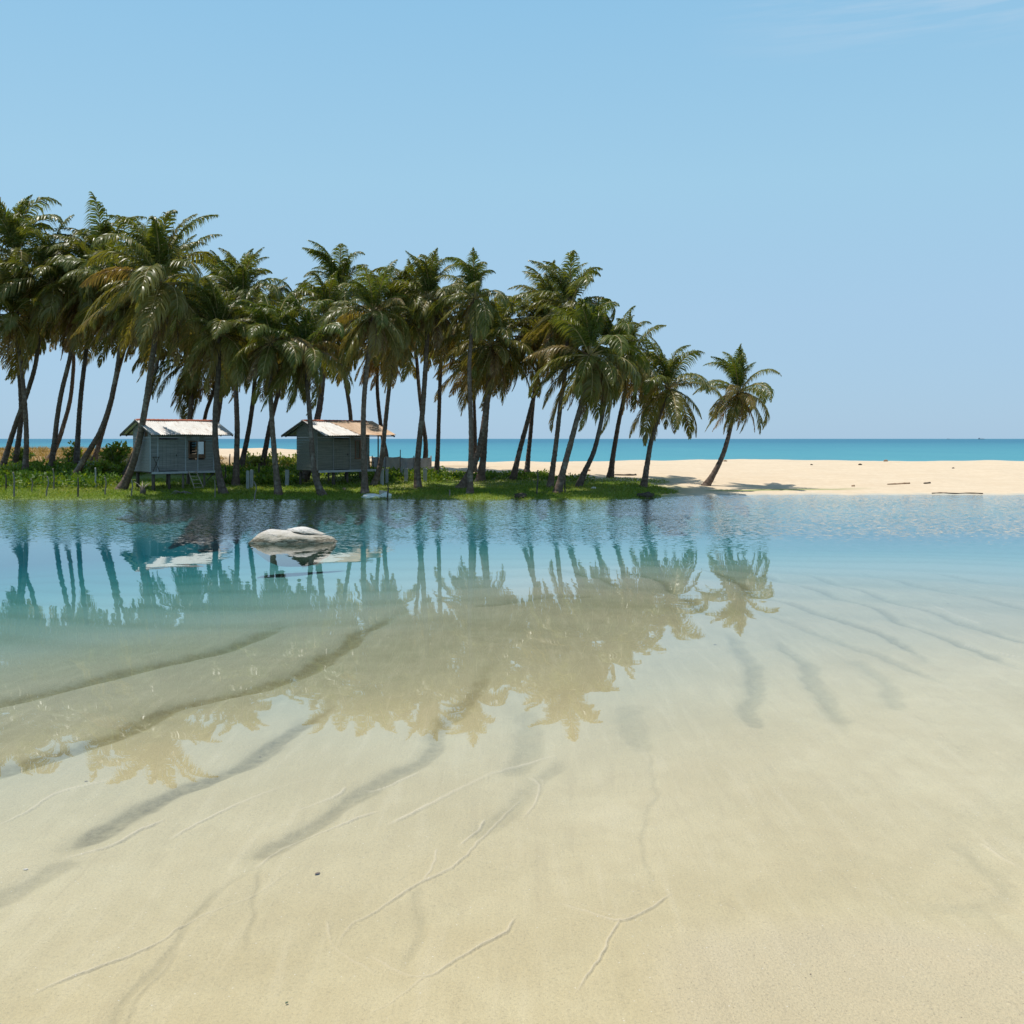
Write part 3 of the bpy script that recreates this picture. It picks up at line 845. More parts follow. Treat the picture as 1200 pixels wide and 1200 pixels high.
def leaf_cloud(cx, cy, cz, n, rx, rz, size, tint, flat=.0):
    """n pointed leaves on a loose mound; returns verts, tints"""
    th = rng.uniform(0, 6.28, n); ph = np.arcsin(rng.uniform(-.1, 1, n))
    rr = rng.uniform(.45, 1.05, n)
    p = np.stack([cx + rx * rr * np.cos(ph) * np.cos(th), cy + rx * rr * np.cos(ph) * np.sin(th), cz + rz * rr * np.sin(ph)], 1)
    out = np.stack([np.cos(ph) * np.cos(th), np.cos(ph) * np.sin(th), np.sin(ph) * .7 + .25], 1) + rng.normal(0, .45, (n, 3))
    out /= np.linalg.norm(out, axis=1)[:, None]
    sd = np.cross(out, rng.normal(0, 1, (n, 3))); sd /= np.linalg.norm(sd, axis=1)[:, None]
    s = size * rng.uniform(.6, 1.3, n)[:, None]
    v = np.stack([p, p + out * s * .45 + sd * s * .30, p + out * s, p + out * s * .45 - sd * s * .30], 1)
    t = np.clip(tint + rng.normal(0, .14, n), 0, 1)
    return v.reshape(-1, 3), np.repeat(t, 4)


def leaves_mesh(name, Vs, Ts, mat, parent=None):
    v = np.concatenate(Vs); n = len(v) // 4
    return mesh_np(name, v, np.arange(n * 4), np.full(n, 4), mat, parent, False, {'tint': np.concatenate(Ts)})


# the weedy undergrowth: one uncountable mass
Vs, Ts = [], []


def under(px0, px1, py0, py1, n, h, size, tint, nl=34):
    for _ in range(n):
        px, py = rng.uniform(px0, px1), rng.uniform(py0, py1)
        d = base_depth(px, py)
        x = (px - 600) / F * d
        s = rng.uniform(.6, 1.25)
        v, t = leaf_cloud(x, d, gz(x, d) - .05, nl, .42 * s, h * s, size, tint + rng.normal(0, .10))
        Vs.append(v); Ts.append(t)


under(-40, 140, 549, 573, 260, .50, .22, .42)
under(-40, 145, 546, 556, 120, .50, .22, .62)
under(140, 265, 549, 557, 90, .42, .2, .5)
under(262, 350, 551, 568, 150, .42, .21, .45)
under(285, 350, 540, 549, 60, .65, .22, .72)
under(345, 450, 552, 560, 70, .40, .18, .4)
under(440, 520, 555, 565, 110, .42, .18, .42)
under(500, 640, 556, 563, 170, .30, .16, .38)
under(640, 690, 559, 564, 30, .22, .15, .4)
under(-30, 480, 566, 580, 150, .13, .13, .5, 16)
o = leaves_mesh('undergrowth', Vs, Ts, M['bush'])
tag(o, 'mixed green weeds and creepers growing under the palms', 'undergrowth', kind='stuff')


def shrub(name, px, py, w_px, h_px, label, tint, leaf=.26, nst=14, nleaf=26, dov=None):
    d = dov or base_depth(px, py)
    x = (px - 600) / F * d; z = gz(x, d)
    root = thing(name, label, 'shrub', (x, d, z))
    sb = MB(); Vs, Ts = [], []
    w, h = w_px * d / F / 2, h_px * d / F
    for i in range(nst):
        a = rng.uniform(0, 6.28); q = rng.uniform(.1, 1) ** .7
        tip = Vector((w * q * math.cos(a), w * q * math.sin(a), h * (1.0 - .35 * q * q) * rng.uniform(.75, 1.05)))
        mid = Vector((tip.x * .45, tip.y * .45, tip.z * .55))
        pts = catmull([(rng.normal(0, .05), rng.normal(0, .05), -.05), mid, tip], 4)
        sb.tube(pts, [.022 - .016 * j / (len(pts) - 1) for j in range(len(pts))], 5, 0)
        for j in range(nleaf):
            u = rng.uniform(.25, 1.0)
            p = pts[min(int(u * (len(pts) - 1)), len(pts) - 1)]
            v, t = leaf_cloud(p.x, p.y, p.z, 1, .10, .10, leaf, tint + .25 * (u - .6))
            Vs.append(v); Ts.append(t)
    sb.build('stem', M['timber'], root, True)
    leaves_mesh('foliage', Vs, Ts, M['bush'], root)


shrub('shrub', 136, 552, 46, 34, 'tall loose light green shrub beside the left end of the left hut', .62, .30, 22, 30)
shrub('shrub', 84, 546, 26, 30, 'pale leafed shrub behind the slim upright palm on the left', .70, .28, 10, 22)
shrub('shrub', 25, 548, 34, 22, 'green shrub among the three crossing trunks at the left edge', .50, .26, 14, 26)
shrub('shrub', 118, 560, 40, 20, 'bright green shrub behind the fence, right of the strongly leaning trunk', .58, .26, 18, 28)
shrub('shrub', 302, 549, 34, 14, 'low yellow green bush behind the fence between the huts', .85, .22, 18, 28)
shrub('shrub', 365, 554, 14, 22, 'dark bush with an upright stick left of the right hut wall', .12, .2, 9, 20)
shrub('shrub', 40, 566, 40, 14, 'low dark green bush by the front fence at the left edge', .22, .24, 16, 26)

# ------------------------------------------------------------------ huts
HUT_ROT = R(46)
E1 = Vector((math.cos(HUT_ROT), math.sin(HUT_ROT), 0)); E2 = Vector((-math.sin(HUT_ROT), math.cos(HUT_ROT), 0))


def boards(mb, x0, x1, z0, z1, y, axis, out, holes=(), bh=.15, th=.025):
    """horizontal weatherboards on the plane axis='x' (front/back) or 'y' (ends), with openings left out"""
    z = z0
    k = 0
    while z < z1 - .01:
        zt = min(z + bh, z1)
        spans = [(x0, x1)]
        for hx0, hx1, hz0, hz1 in holes:
            if zt > hz0 + .02 and z < hz1 - .02:
                ns = []
                for a, b in spans:
                    if hx0 > a: ns.append((a, min(hx0, b)))
                    if hx1 < b: ns.append((max(hx1, a), b))
                spans = [q for q in ns if q[1] - q[0] > .02]
        for a, b in spans:
            cx = (a + b) / 2
            off = out * (.006 + random.uniform(0, .006))
            tilt = out * .05
            if axis == 'x':
                mb.box((cx, y + off, (z + zt) / 2), (b - a, th, zt - z - .006), Matrix.Rotation(tilt, 3, 'X'), random.random())
            else:
                mb.box((y + off, cx, (z + zt) / 2), (th, b - a, zt - z - .006), Matrix.Rotation(-tilt, 3, 'Y'), random.random())
        z = zt; k += 1


def corrugated(x0, x1, p_top, p_bot, pitch=.115, amp=.018, n_dn=6, sag=.0):
    """roof sheet from ridge (y,z) to eave (y,z): real waves with thickness"""
    nx = int((x1 - x0) / pitch * 6)
    vs, fs = [], []
    for layer in (0, 1):
        for j in range(n_dn + 1):
            f = j / n_dn
            for i in range(nx + 1):
                x = x0 + (x1 - x0) * i / nx
                y = p_top[0] + (p_bot[0] - p_top[0]) * f
                z = p_top[1] + (p_bot[1] - p_top[1]) * f
                w = amp * math.sin(2 * math.pi * (x - x0) / pitch) - sag * math.sin(math.pi * f) + .012 * math.sin(x * 2.1 + f * 2)
                vs.append((x, y, z + w - layer * .012))
    n1 = (n_dn + 1) * (nx + 1)
    for layer in (0, 1):
        for j in range(n_dn):
            for i in range(nx):
                a = layer * n1 + j * (nx + 1) + i
                q = (a, a + 1, a + nx + 2, a + nx + 1)
                fs.append(q if layer else q[::-1])
    for i in range(nx):
        a = n_dn * (nx + 1) + i
        fs.append((a, a + 1, a + n1 + 1, a + n1))
    for j in range(n_dn):
        for e in (0, nx):
            a = j * (nx + 1) + e
            fs.append((a, a + nx + 1, a + n1 + nx + 1, a + n1))
    mb = MB(); mb.add(vs, fs)
    return mb


def hut(label, corner, dc, Wd, dp, hd, zf, ze, zr, ohl, ohr, wall_m, kind):
    c = Vector(((corner - 600) / F * dc, dc, 0)) + E1 * Wd / 2 + E2 * dp / 2
    g = gz(c.x, c.y)
    root = thing('stilt_hut', label, 'hut', (c.x, c.y, g), HUT_ROT, 'huts on stilts under the palms')
    zf, ze, zr = zf - g, ze - g, zr - g
    xl, xr, yf, yb = -Wd / 2, Wd / 2, -dp / 2, dp / 2
    slope = (zr - ze) / hd
    zw = zr - slope * dp / 2 - .05            # wall head under the roof
    # openings
    if kind == 1:
        win = (xl + Wd * .60, xl + Wd * .855, zf + .72, zf + 1.62)
        door = (xl + Wd * .13, xl + Wd * .43, zf + .02, zf + 1.72)
    else:
        win = (xl + Wd * .72, xl + Wd * .90, zf + .62, zf + 1.62)
        door = (xl + Wd * .30, xl + Wd * .60, zf + .02, zf + 1.72)
    mb = MB()
    boards(mb, xl, xr, zf, zw, yf, 'x', -1, [win, door])
    boards(mb, xl, xr, zf, zw, yb, 'x', 1)
    boards(mb, yf + .02, yb - .02, zf, zw, xl, 'y', -1)
    boards(mb, yf + .02, yb - .02, zf, zw, xr, 'y', 1)
    for sx, out in ((xl, -1), (xr, 1)):       # gable boards
        z = zw
        while z < zr - .12:
            hw = (zr - .06 - z - .07) / slope
            mb.box((sx + out * .008, 0, z + .07), (.022, 2 * max(hw, .05), .135), None, random.random())
            z += .14
    mb.build('wall', wall_m, root)
    mb = MB()
    mb.box((0, 0, zf - .03), (Wd - .06, dp - .06, .04))
    mb.box((0, yf - .10, zf - .05), (Wd + (.1 if kind == 1 else .0), .20, .05), None)
    if kind == 2:
        mb.box((xr + .42, 0, zf - .045), (.84, dp, .05))
    mb.build('floor', M['plank_dark'], root)
    mb = MB()
    x2 = xr + (.84 if kind == 2 else .12)
    mb.box(((xl + x2) / 2, yf - .215, zf - .06), (x2 - xl, .03, .12))
    mb.build('floor_beam', M['trim'], root)
    # stilts
    for fx in ([.06, .30, .52, .86] if kind == 1 else [.05, .32, .58, .92, 1.2]):
        for yy in (yf + .05, yb - .08):
            if kind == 2 and fx > 1: xx = xr + .70
            else: xx = xl + Wd * fx
            mb = MB()
            wp = root.location + E1 * xx + E2 * yy
            gg = gz(wp.x, wp.y) - g - .2
            r = random.uniform(.055, .10)
            mb.tube([(xx + random.uniform(-.04, .04), yy, gg), (xx, yy, (zf + gg) / 2), (xx, yy, zf - .08)], [r * 1.1, r, r * .95], 9, 0, True, .08)
            mb.build('stilt', M['timber'] if random.random() < .5 else M['plank_dark'], root, True)
    # trim posts on the front
    for fx in ((.0, .115, .545, .74, 1.0) if kind == 1 else (.0, .30, .62, .95)):
        mb = MB()
        xx = xl + Wd * fx
        mb.box((xx, yf - .045, (zf + zw) / 2), (.045, .04, zw - zf))
        mb.build('batten', M['trim'] if kind == 1 else M['plank'], root)
    # door
    mb = MB()
    nb = 5
    for i in range(nb):
        w = (door[1] - door[0]) / nb
        mb.box((door[0] + w * (i + .5), yf + .004, (door[2] + door[3]) / 2), (w - .008, .03, door[3] - door[2] - .02), None, random.random())
    dr = mb.build('door', wall_m, root)
    mb = MB()
    mb.box((door[1] - .10, yf - .035, zf + .85), (.03, .05, .10))
    mb.build('handle', M['plank_dark'], dr)
    # window
    wx0, wx1, wz0, wz1 = win
    fm = MB()
    for zz in (wz0, wz1):
        fm.box(((wx0 + wx1) / 2, yf - .02, zz), (wx1 - wx0 + .10, .07, .06))
    for xx in (wx0, wx1, (wx0 + wx1) / 2):
        fm.box((xx, yf - .021, (wz0 + wz1) / 2), (.05, .066, wz1 - wz0 - .062))
    if kind == 1:
        fm.box(((wx0 + wx1) / 2, yf - .017, wz0 + .11), (wx1 - wx0 - .05, .04, .15))
    wn = fm.build('window', M['frame'], root)
    if kind == 1:
        mb = MB(); mb.box(((wx0 + wx1) / 2 + (wx1 - wx0) / 4, yf + .004, (wz0 + wz1) / 2), ((wx1 - wx0) / 2 - .055, .012, wz1 - wz0 - .07))
        mb.build('pane', M['glass'], wn)
    else:
        mb = MB()
        for i in range(9):
            zz = wz0 + .06 + i * (wz1 - wz0 - .1) / 8.5
            mb.box(((wx0 + wx1) / 2, yf + .0, zz), (wx1 - wx0 - .06, .012, .10), Matrix.Rotation(.5, 3, 'X'))
        mb.build('louvre', M['plank_green'], wn)
    # roof sheets
    rx0, rx1 = xl - ohl, xr + ohr
    if kind == 1:
        corrugated(rx0, rx1, (0, zr), (-hd, ze)).build('roof', M['tin_white'], root, True)['label'] = 'sun bleached white corrugated front slope'
        corrugated(rx0, rx1, (0, zr), (hd, ze)).build('roof', M['tin_white'], root, True)
    else:
        xm = rx0 + (rx1 - rx0) * .32
        # the joint between white and tan sheets runs aslant down the slope
        w_ = corrugated(rx0, xm + .9, (0, zr), (-hd, ze)).build('roof', M['tin_white'], root, True)
        w_['label'] = 'white corrugated sheets on the left of the front slope'
        t_mb = corrugated(xm, rx1, (0, zr + .03), (-hd - .02, ze + .03))
        vs = []
        for (x, y, z) in t_mb.v:
            f = min(max(-y / hd, 0), 1)
            k_ = (rx1 - x) / (rx1 - xm)
            vs.append((x + .85 * f * k_, y, z))
        t_mb.v = vs
        t_ = t_mb.build('roof', M['tin_tan'], root, True)
        t_['label'] = 'tan weathered sheets on the right of the front slope'
        corrugated(rx0, rx1, (0, zr), (hd, ze)).build('roof', M['tin_white'], root, True)
    # roof timbers
    mb = MB()
    an = math.atan2(zr - ze, hd); ln = math.hypot(hd, zr - ze)
    for xx in (rx0 + .04, xl + .02, 0, xr - .02, rx1 - .06):
        for sy in (-1, 1):
            mb.box((xx, sy * hd / 2, (zr + ze) / 2 - .075), (.05, ln - .06, .08), Matrix.Rotation(-sy * an, 3, 'X'))
    for sy in (-1, 1):
        mb.box((0, 0, 0), (.001, .001, .001)) if False else None
        mb.box(((rx0 + rx1) / 2, sy * (hd - .12), ze + .05 * slope - .055), (rx1 - rx0 - .08, .05, .05))
    mb.build('rafter', M['plank_dark'], root)
    # red ridge tiles
    mb = MB()
    x = rx0 + .02
    end = rx1 - (.0 if kind == 1 else .5)
    while x < end:
        l = min(.26, end - x)
        pts = []
        for k in range(7):
            a = math.pi * k / 6
            pts.append((math.cos(a) * .15, math.sin(a) * .085))
        vs = [(x, p[0], zr - .045 + p[1]) for p in pts] + [(x + l + .02, p[0] * 1.08, zr - .035 + p[1] * 1.12) for p in pts]
        mb.add(vs, [(k, k + 1, k + 8, k + 7) for k in range(6)] + [tuple(range(7)), tuple(range(13, 6, -1))])
        x += .26
    mb.build('ridge_tile', M['ridge'], root)
    # brackets / porch post
    if kind == 2:
        mb = MB(); mb.tube([(xr + .72, yf + .1, zf - .03), (xr + .72, yf + .1, zr - slope * (dp / 2 - .1) - .08)], .04, 8)
        mb.build('porch_post', M['plank_dark'], root, True)
        mb = MB(); mb.tube([(xr + .04, yf + .1, zf + .62), (xr + .70, yf + .1, zf + .66)], .022, 6)
        mb.build('rail', M['plank_dark'], root, True)
    else:
        mb = MB(); mb.tube([(xr - .35, yf + .05, zf - .55), (xr + .10, yf + .02, zf - .10)], .035, 7)
        mb.build('brace', M['plank_dark'], root, True)
        mb = MB()
        mb.box((xl - .03, yf + .35, zw - .22), (.03, .30, .42))
        mb.build('patch', M['frame'], root)['label'] = 'rust brown board nailed high on the end wall'
    return root, (xl, xr, yf, yb, zf, zw)


h1, b1 = hut('grey plank hut with a white tin roof and glazed window, the left hut', 175.6, 54.0, 3.7, 1.9, 1.85, 1.245, 3.22, 4.01, .36, .75, M['plank'], 1)
h2, b2 = hut('grey green plank hut with half white, half tan roof, the right hut', 371, 55.6, 3.6, 1.87, 2.1, 1.27, 3.18, 4.0, .29, .98, M['plank_green'], 2)


def hp(root, x, y, z):
    return root.location + E1 * x + E2 * y + Vector((0, 0, z))


# ladder against the left hut
xl, xr, yf, yb, zf, zw = b1
lx = xl + 3.7 * .62
top = hp(h1, lx, yf - .26, zf - .02); 
bot = hp(h1, lx + .12, yf - .85, 0); bot.z = gz(bot.x, bot.y) - .03
root = thing('ladder', 'wooden ladder leaning up to the floor of the left hut', 'ladder', tuple(bot))
for s in (-1, 1):
    mb = MB()
    a = E1 * .22 * s
    mb.tube([a * 1.25, (top - bot) * .5 + a * 1.12, (top - bot) + a], .026, 7)
    mb.build('rail', M['pale_timber'], root, True)
for f in (.14, .34, .54, .74, .93):
    mb = MB()
    c = (top - bot) * f
    mb.tube([c - E1 * .27, c + E1 * .27], .020, 6)
    mb.build('rung', M['pale_timber'], root, True)

# folding trestle against the wall of the left hut, and chair on the porch of the right one
def trestle():
    p = hp(h1, xl + .28, yf - .13, zf - .02)
    root = thing('trestle', 'thin folded wooden trestle standing against the left hut front wall', 'trestle', tuple(p), HUT_ROT)
    for x0_, x1_ in ((-.20, .16), (.20, -.16)):
        mb = MB(); mb.tube([(x0_, -.03, 0), ((x0_ + x1_) / 2, -.03, .4), (x1_, .0, .82)], .018, 6)
        mb.build('leg', M['plank_dark'], root, True)
    mb = MB(); mb.tube([(-.2, 0, .80), (.2, 0, .80)], .02, 6); mb.build('crossbar', M['plank_dark'], root, True)


trestle()
xl2, xr2, yf2, yb2, zf2, zw2 = b2
p = hp(h2, xr2 + .38, yf2 + .5, zf2 - .018)
root = thing('chair', 'dark wooden chair on the porch end of the right hut', 'chair', tuple(p), HUT_ROT)
mb = MB(); mb.box((0, 0, .40), (.40, .40, .04)); mb.build('seat', M['plank_dark'], root)
for sx in (-1, 1):
    for sy in (-1, 1):
        mb = MB(); mb.tube([(sx * .19, sy * .19, 0), (sx * .17, sy * .17, .38)], .022, 6); mb.build('leg', M['plank_dark'], root, True)
mb = MB()
for sx in (-1, 1): mb.tube([(sx * .17, .17, .42), (sx * .17, .24, .85)], .02, 6)
for q in (.5, .62, .74, .84): mb.box((0, .18 + (q - .42) * .16, q), (.34, .02, .07))
mb.build('backrest', M['plank_dark'], root)

# ------------------------------------------------------------------ posts and stakes
def post(px, yt, yb_, r, mat, label, group, name='fence_post', bend=0.0, square=False, cat='post', dov=None):
    d = dov or base_depth(px, yb_)
    b = W(px, yb_, d); b.z = gz(b.x, b.y)
    h = max(.15, H - (yt - HY) * d / F - b.z)
    mb = MB()
    lean = random.uniform(-.05, .05) * h
    if square:
        n = 6
        vs = []
        mb.box((0, 0, h / 2 - .15), (2 * r, 2 * r * .8, h + .3), None, 0, .012)
        mb.box((0, 0, h + .012), (2 * r * .86, 2 * r * .66, .024), None, 0, .006)
    else:
        pts = [(0, 0, -.25), (bend * .3, 0, h * .3), (bend, .02, h * .65), (lean, 0, h)]
        mb.tube(catmull(pts, 3), [r * (1.05 - .3 * i / 9) * random.uniform(.9, 1.1) for i in range(10)], 8, 0, True, .07)
    o = mb.build(name, mat, None, not square)
    o.location = (b.x, b.y, b.z)
    return tag(o, label, cat, group)


GP = 'rough wooden posts along the bank'
for px, yt, yb_, r, m, bend, label in [
    (7, 556, 574, .045, 'plank_dark', .0, 'short dark stake at the left edge behind the leaning trunk foot'),
    (16.5, 553, 583, .05, 'timber', .0, 'straight grey post in the water edge at far left, with a pale band'),
    (37, 561, 577, .035, 'timber', .05, 'thin crooked stake right of the far left grey post'),
    (54, 558, 582, .04, 'timber', .12, 'crooked stake with a bent top below the knobbly palm'),
    (63, 549, 574, .04, 'timber', .0, 'thin grey post just under the knobbly palm foot'),
    (91.5, 560, 583, .045, 'plank_dark', .0, 'dark post in the water edge below the strongly leaning palm'),
    (112, 548, 573, .05, 'concrete', .0, 'pale grey post between the strongly leaning palm and the left hut'),
    (123, 559, 580, .04, 'timber', .06, 'slightly bent stake left of the big leaning palm foot'),
    (154, 562, 582, .035, 'timber', .05, 'thin stake in the shallows right of the big leaning palm foot'),
    (80, 530, 546, .06, 'plank_dark', .0, 'dark short post on the dry dune behind the pale leafed shrub'),
    (124, 529, 544, .05, 'plank_dark', .0, 'dark short post in front of the sea, left of the tall light shrub'),
    (269, 532, 548, .05, 'timber', .0, 'short post against the sand, left of the straight dark palm'),
    (290, 534, 547, .05, 'timber', .0, 'short post right beside the ringed pale trunk'),
    (263.5, 547, 566, .05, 'plank_dark', .05, 'dark leaning post right behind the palm at the hut corner'),
    (303.5, 543, 561, .06, 'plank_dark', .0, 'dark post in the weeds midway between the huts'),
    (314, 535, 549, .06, 'timber', .0, 'grey post against the sand between the huts'),
    (298, 564, 587, .035, 'timber', .10, 'crooked stake in the shallows below the pair of concrete posts'),
    (252, 562, 584, .03, 'timber', .0, 'thin stake standing in the water at the palm by the hut corner'),
    (469, 527, 560, .03, 'plank_dark', .0, 'tall thin pole in front of the grey fabric fence'),
    (454, 568, 588, .045, 'drift', .04, 'dark crooked stump beside the white sacks'),
    (629, 551, 580, .04, 'plank_dark', .06, 'thin leaning stake in the grass left of the long fronded palm'),
    (662, 546, 578, .035, 'plank_dark', .0, 'thin upright stake touching the foot of the long fronded palm'),
    (527, 574, 582, .04, 'timber', .0, 'tiny stake in the grass left of the swollen footed palm'),
    (363, 520, 553, .06, 'drift', .10, 'burnt black stump with crooked tip left of the right hut'),
]:
    post(px, yt, yb_, r, M[m], label, GP, 'wooden_post', bend)
GC = 'squared concrete posts between and beside the huts'
for px, yt, yb_, r, label in [
    (290.5, 552, 574, .075, 'left one of the close pair of concrete posts between the huts'),
    (295, 551, 572, .08, 'right one of the close pair of concrete posts between the huts'),
    (336.5, 551, 570, .10, 'broad grey concrete post left of the right hut'),
    (448, 550, 569, .09, 'concrete post nearest the porch of the right hut'),
    (453.5, 550, 567, .08, 'second concrete post from the porch of the right hut'),
    (476, 549, 565, .11, 'stout concrete post before the grey fabric fence'),
    (471, 548, 562, .08, 'narrow concrete post behind the stout one by the fabric fence'),
    (498, 549, 565, .10, 'concrete post at the foot of the thick palm right of the fabric fence'),
]:
    post(px, yt, yb_, r, M['concrete'], label, GC, 'concrete_post', 0, True)

# low rails lying along the bank
def rail(pts, r, mat, label, name='fence_rail'):
    P = []
    for px, py in pts:
        d = base_depth(px, py, 49.5)
        p = W(px, py, d); P.append(p)
    mb = MB(); c = P[0].copy()
    mb.tube(catmull([p - c for p in P], 4), r, 7, 0, True, .1)
    o = mb.build(name, mat, None, True); o.location = c
    return tag(o, label, 'rail')


rail([(122, 573.5), (150, 574), (185, 576), (212, 577)], .03, M['timber'], 'bleached pole lying along the bank in front of the left hut')
rail([(222, 577.5), (240, 577), (262, 574.5), (285, 576)], .03, M['timber'], 'bent pole lying on the bank right of the ladder')
rail([(267, 567), (271, 573), (275, 579)], .028, M['pale_timber'], 'short pale pole leaning against the bank right of the hut corner palm')

# fabric fence right of the right hut: a low tan wall with grey cloth panels
d = 66.0
root = thing('fabric_fence', 'low fence of grey cloth panels beside the right hut', 'fence', (W(470, 550, d).x, d, gz(W(470, 550, d).x, d)))
for i, (a, b, yt, yb_) in enumerate([(436, 452, 535.5, 551), (452, 469, 535, 552), (469, 485, 536, 552), (485, 505, 536, 551)]):
    p0, p1 = W(a + .4, yt, d) - root.location, W(b - .4, yb_, d) - root.location
    nx, nz = 10, 8
    vs, fs = [], []
    for layer in (0, .02):
        for j in range(nz + 1):
            for k in range(nx + 1):
                x = p0.x + (p1.x - p0.x) * k / nx; z = p0.z + (p1.z - p0.z) * j / nz
                if j == 0: z -= .05 * math.sin(math.pi * k / nx)
                vs.append((x, .04 * math.sin(k * 1.1 + i) * math.sin(j * .6 + i) + layer, z))
    n1 = (nx + 1) * (nz + 1)
    for L_ in (0, n1):
        for j in range(nz):
            for k in range(nx):
                q = L_ + j * (nx + 1) + k
                fs.append((q, q + 1, q + nx + 2, q + nx + 1))
    mb = MB(); mb.add(vs, fs)
    mb.build('panel', M['mesh_fabric'] if i in (0, 2, 3) else M['sand_wall'], root, True)
for a in (436, 452, 469, 485, 505):
    p0 = W(a, 534, d) - root.location
    mb = MB(); mb.tube([(p0.x, .06, -.2), (p0.x, .06, p0.z)], .04, 7)
    mb.build('stake', M['timber'], root, True)

# dark low wall between palms at the left
d = base_depth(105, 553)
p = W(104, 553, d)
mb = MB(); mb.box((0, 0, .32), (1.05, .3, .66), None, 0, .02); mb.box((0, 0, .665), (1.15, .38, .05), None, 0, .01)
o = mb.build('water_trough', M['concrete']); o.location = (p.x, p.y, gz(p.x, p.y)); o.rotation_euler = (0, 0, .1)
tag(o, 'low grey concrete block wall among the palms left of the left hut', 'wall')

# ------------------------------------------------------------------ rocks, sacks, driftwood
import bmesh


def blob(scale, seed, sub=4, amp=.15, freq=1.6, flat=0.0):
    bm = bmesh.new()
    bmesh.ops.create_icosphere(bm, subdivisions=sub, radius=1.0)
    from mathutils import noise as mn
    for v in bm.verts:
        p = v.co.copy()
        q = p * freq + Vector((seed * 7.3, seed * 3.1, seed))
        n = mn.noise(q) + .5 * mn.noise(q * 2.1) + .25 * mn.noise(q * 4.3)
        v.co = p * (1 + amp * n)
        v.co = Vector((v.co.x * scale[0], v.co.y * scale[1], v.co.z * scale[2]))
    vs = [tuple(v.co) for v in bm.verts]; fs = [tuple(q.index for q in f.verts) for f in bm.faces]
    bm.free()
    return vs, fs


def boulder():
    d = F * H / (637 - HY) + .45
    px_m = F / d
    s = 1 / px_m
    mb = MB()
    vs, fs = blob((1, 1, 1), 3, 5, .10, 1.5)
    # silhouette heights along x (photo pixels above the waterline), -1..1
    sx = np.array([-1, -.97, -.9, -.8, -.7, -.58, -.48, -.3, -.1, .1, .35, .6, .8, .93, 1])
    sh = np.array([0, 3.6, 7, 11, 13.6, 15.2, 14.2, 13.2, 13.4, 13.0, 11.6, 9.4, 6.8, 3.6, 0])
    out = []
    for x, y, z in vs:
        xn = max(-1, min(1, x))
        hh = np.interp(xn, sx, sh) * s
        den = math.sqrt(max(1 - xn * xn, .02))
        zz = z / den
        yy = y / den
        prof = np.sign(zz) * abs(zz) ** .72
        out.append((x * 49 * s, yy * (.62 * (1 - .35 * xn ** 4) * den ** .55), (prof * hh if z > 0 else prof * .7 * den)))
    mb.add(out, fs)
    # upper slab, resting on the right shoulder with a dark open seam below it
    vs, fs = blob((1, 1, 1), 9, 5, .12, 1.7)
    out = []
    for x, y, z in vs:
        lift = 4.6 * max(0, 1 - ((x + .15) / 1.0) ** 2)
        zb_ = 12.6 - 2.8 * (x + .3)
        z2 = zb_ + (z * lift * 1.15 if z > 0 else z * .9)
        out.append(((14 + x * 21.5) * s, y * .40 + .06, z2 * s))
    mb.add(out, fs)
    o = mb.build('boulder', M['rock'], None, True)
    o.location = ((344.5 - 600) / F * d, d, 0)
    tag(o, 'pale bleached boulder with a cracked top lying alone in the shallow water', 'rock')


boulder()


def lump(name, px, py, wpx, hpx, mat, label, cat, seed, amp=.3, dd=None, lo=49.5, group=None, depth=.6):
    d = dd or base_depth(px, py, lo)
    x = (px - 600) / F * d
    vs, fs = blob((wpx * d / F / 2, wpx * d / F / 2 * depth, hpx * d / F / 1.6), seed, 4, amp, 2.0)
    mb = MB(); mb.add(vs, fs)
    o = mb.build(name, mat, None, True)
    o.location = (x, d, gz(x, d) + hpx * d / F * .30)
    return tag(o, label, cat, group)


lump('sack', 436, 587, 24, 5.5, M['cloth'], 'white sack lying flat at the water edge, left of the crate board', 'sack', 4, .22, 51.0)
lump('sack', 452, 586, 13, 7, M['cloth'], 'small white sack beside the tan board at the water edge', 'sack', 6, .28, 51.1)
lump('sack', 440, 588.3, 10, 3, M['yellow_cloth'], 'yellowish sack between the two white ones', 'sack', 8, .25, 50.8)
d = 51.8
p = W(450, 582, d)
mb = MB()
for i in range(3): mb.box((0, 0, .07 + i * .085), (.50, .03, .08), Matrix.Rotation(.12, 3, 'Y'), 0, .006)
for sx in (-1, 1): mb.box((sx * .18, .03, .16), (.05, .03, .30))
o = mb.build('board_panel', M['pale_timber']); o.location = (p.x, p.y, gz(p.x, p.y)); o.rotation_euler = (-.35, 0, .1)
tag(o, 'tan wooden board panel propped up behind the white sacks', 'board')
lump('driftwood', 610, 584, 15, 6, M['drift'], 'dark rotten log at the water edge left of the long fronded palm', 'driftwood', 12, .5, 51.2)
lump('driftwood', 757, 582.5, 18, 6, M['drift'], 'dark root clump at the water edge below the second palm from the right', 'driftwood', 13, .55, 51.9)
lump('coconut', 403.5, 574.5, 4.5, 3.6, M['husk'], 'fallen coconut on the grass in front of the right hut', 'coconut', 15, .1)
lump('coconut', 690, 552, 4, 2.5, M['husk'], 'brown husk on the sand behind the kinked palm', 'coconut', 16, .2)
lump('debris', 696, 573, 6, 2.6, M['shell'], 'small white litter in the grass right of the kinked palm foot', 'litter', 17, .3)

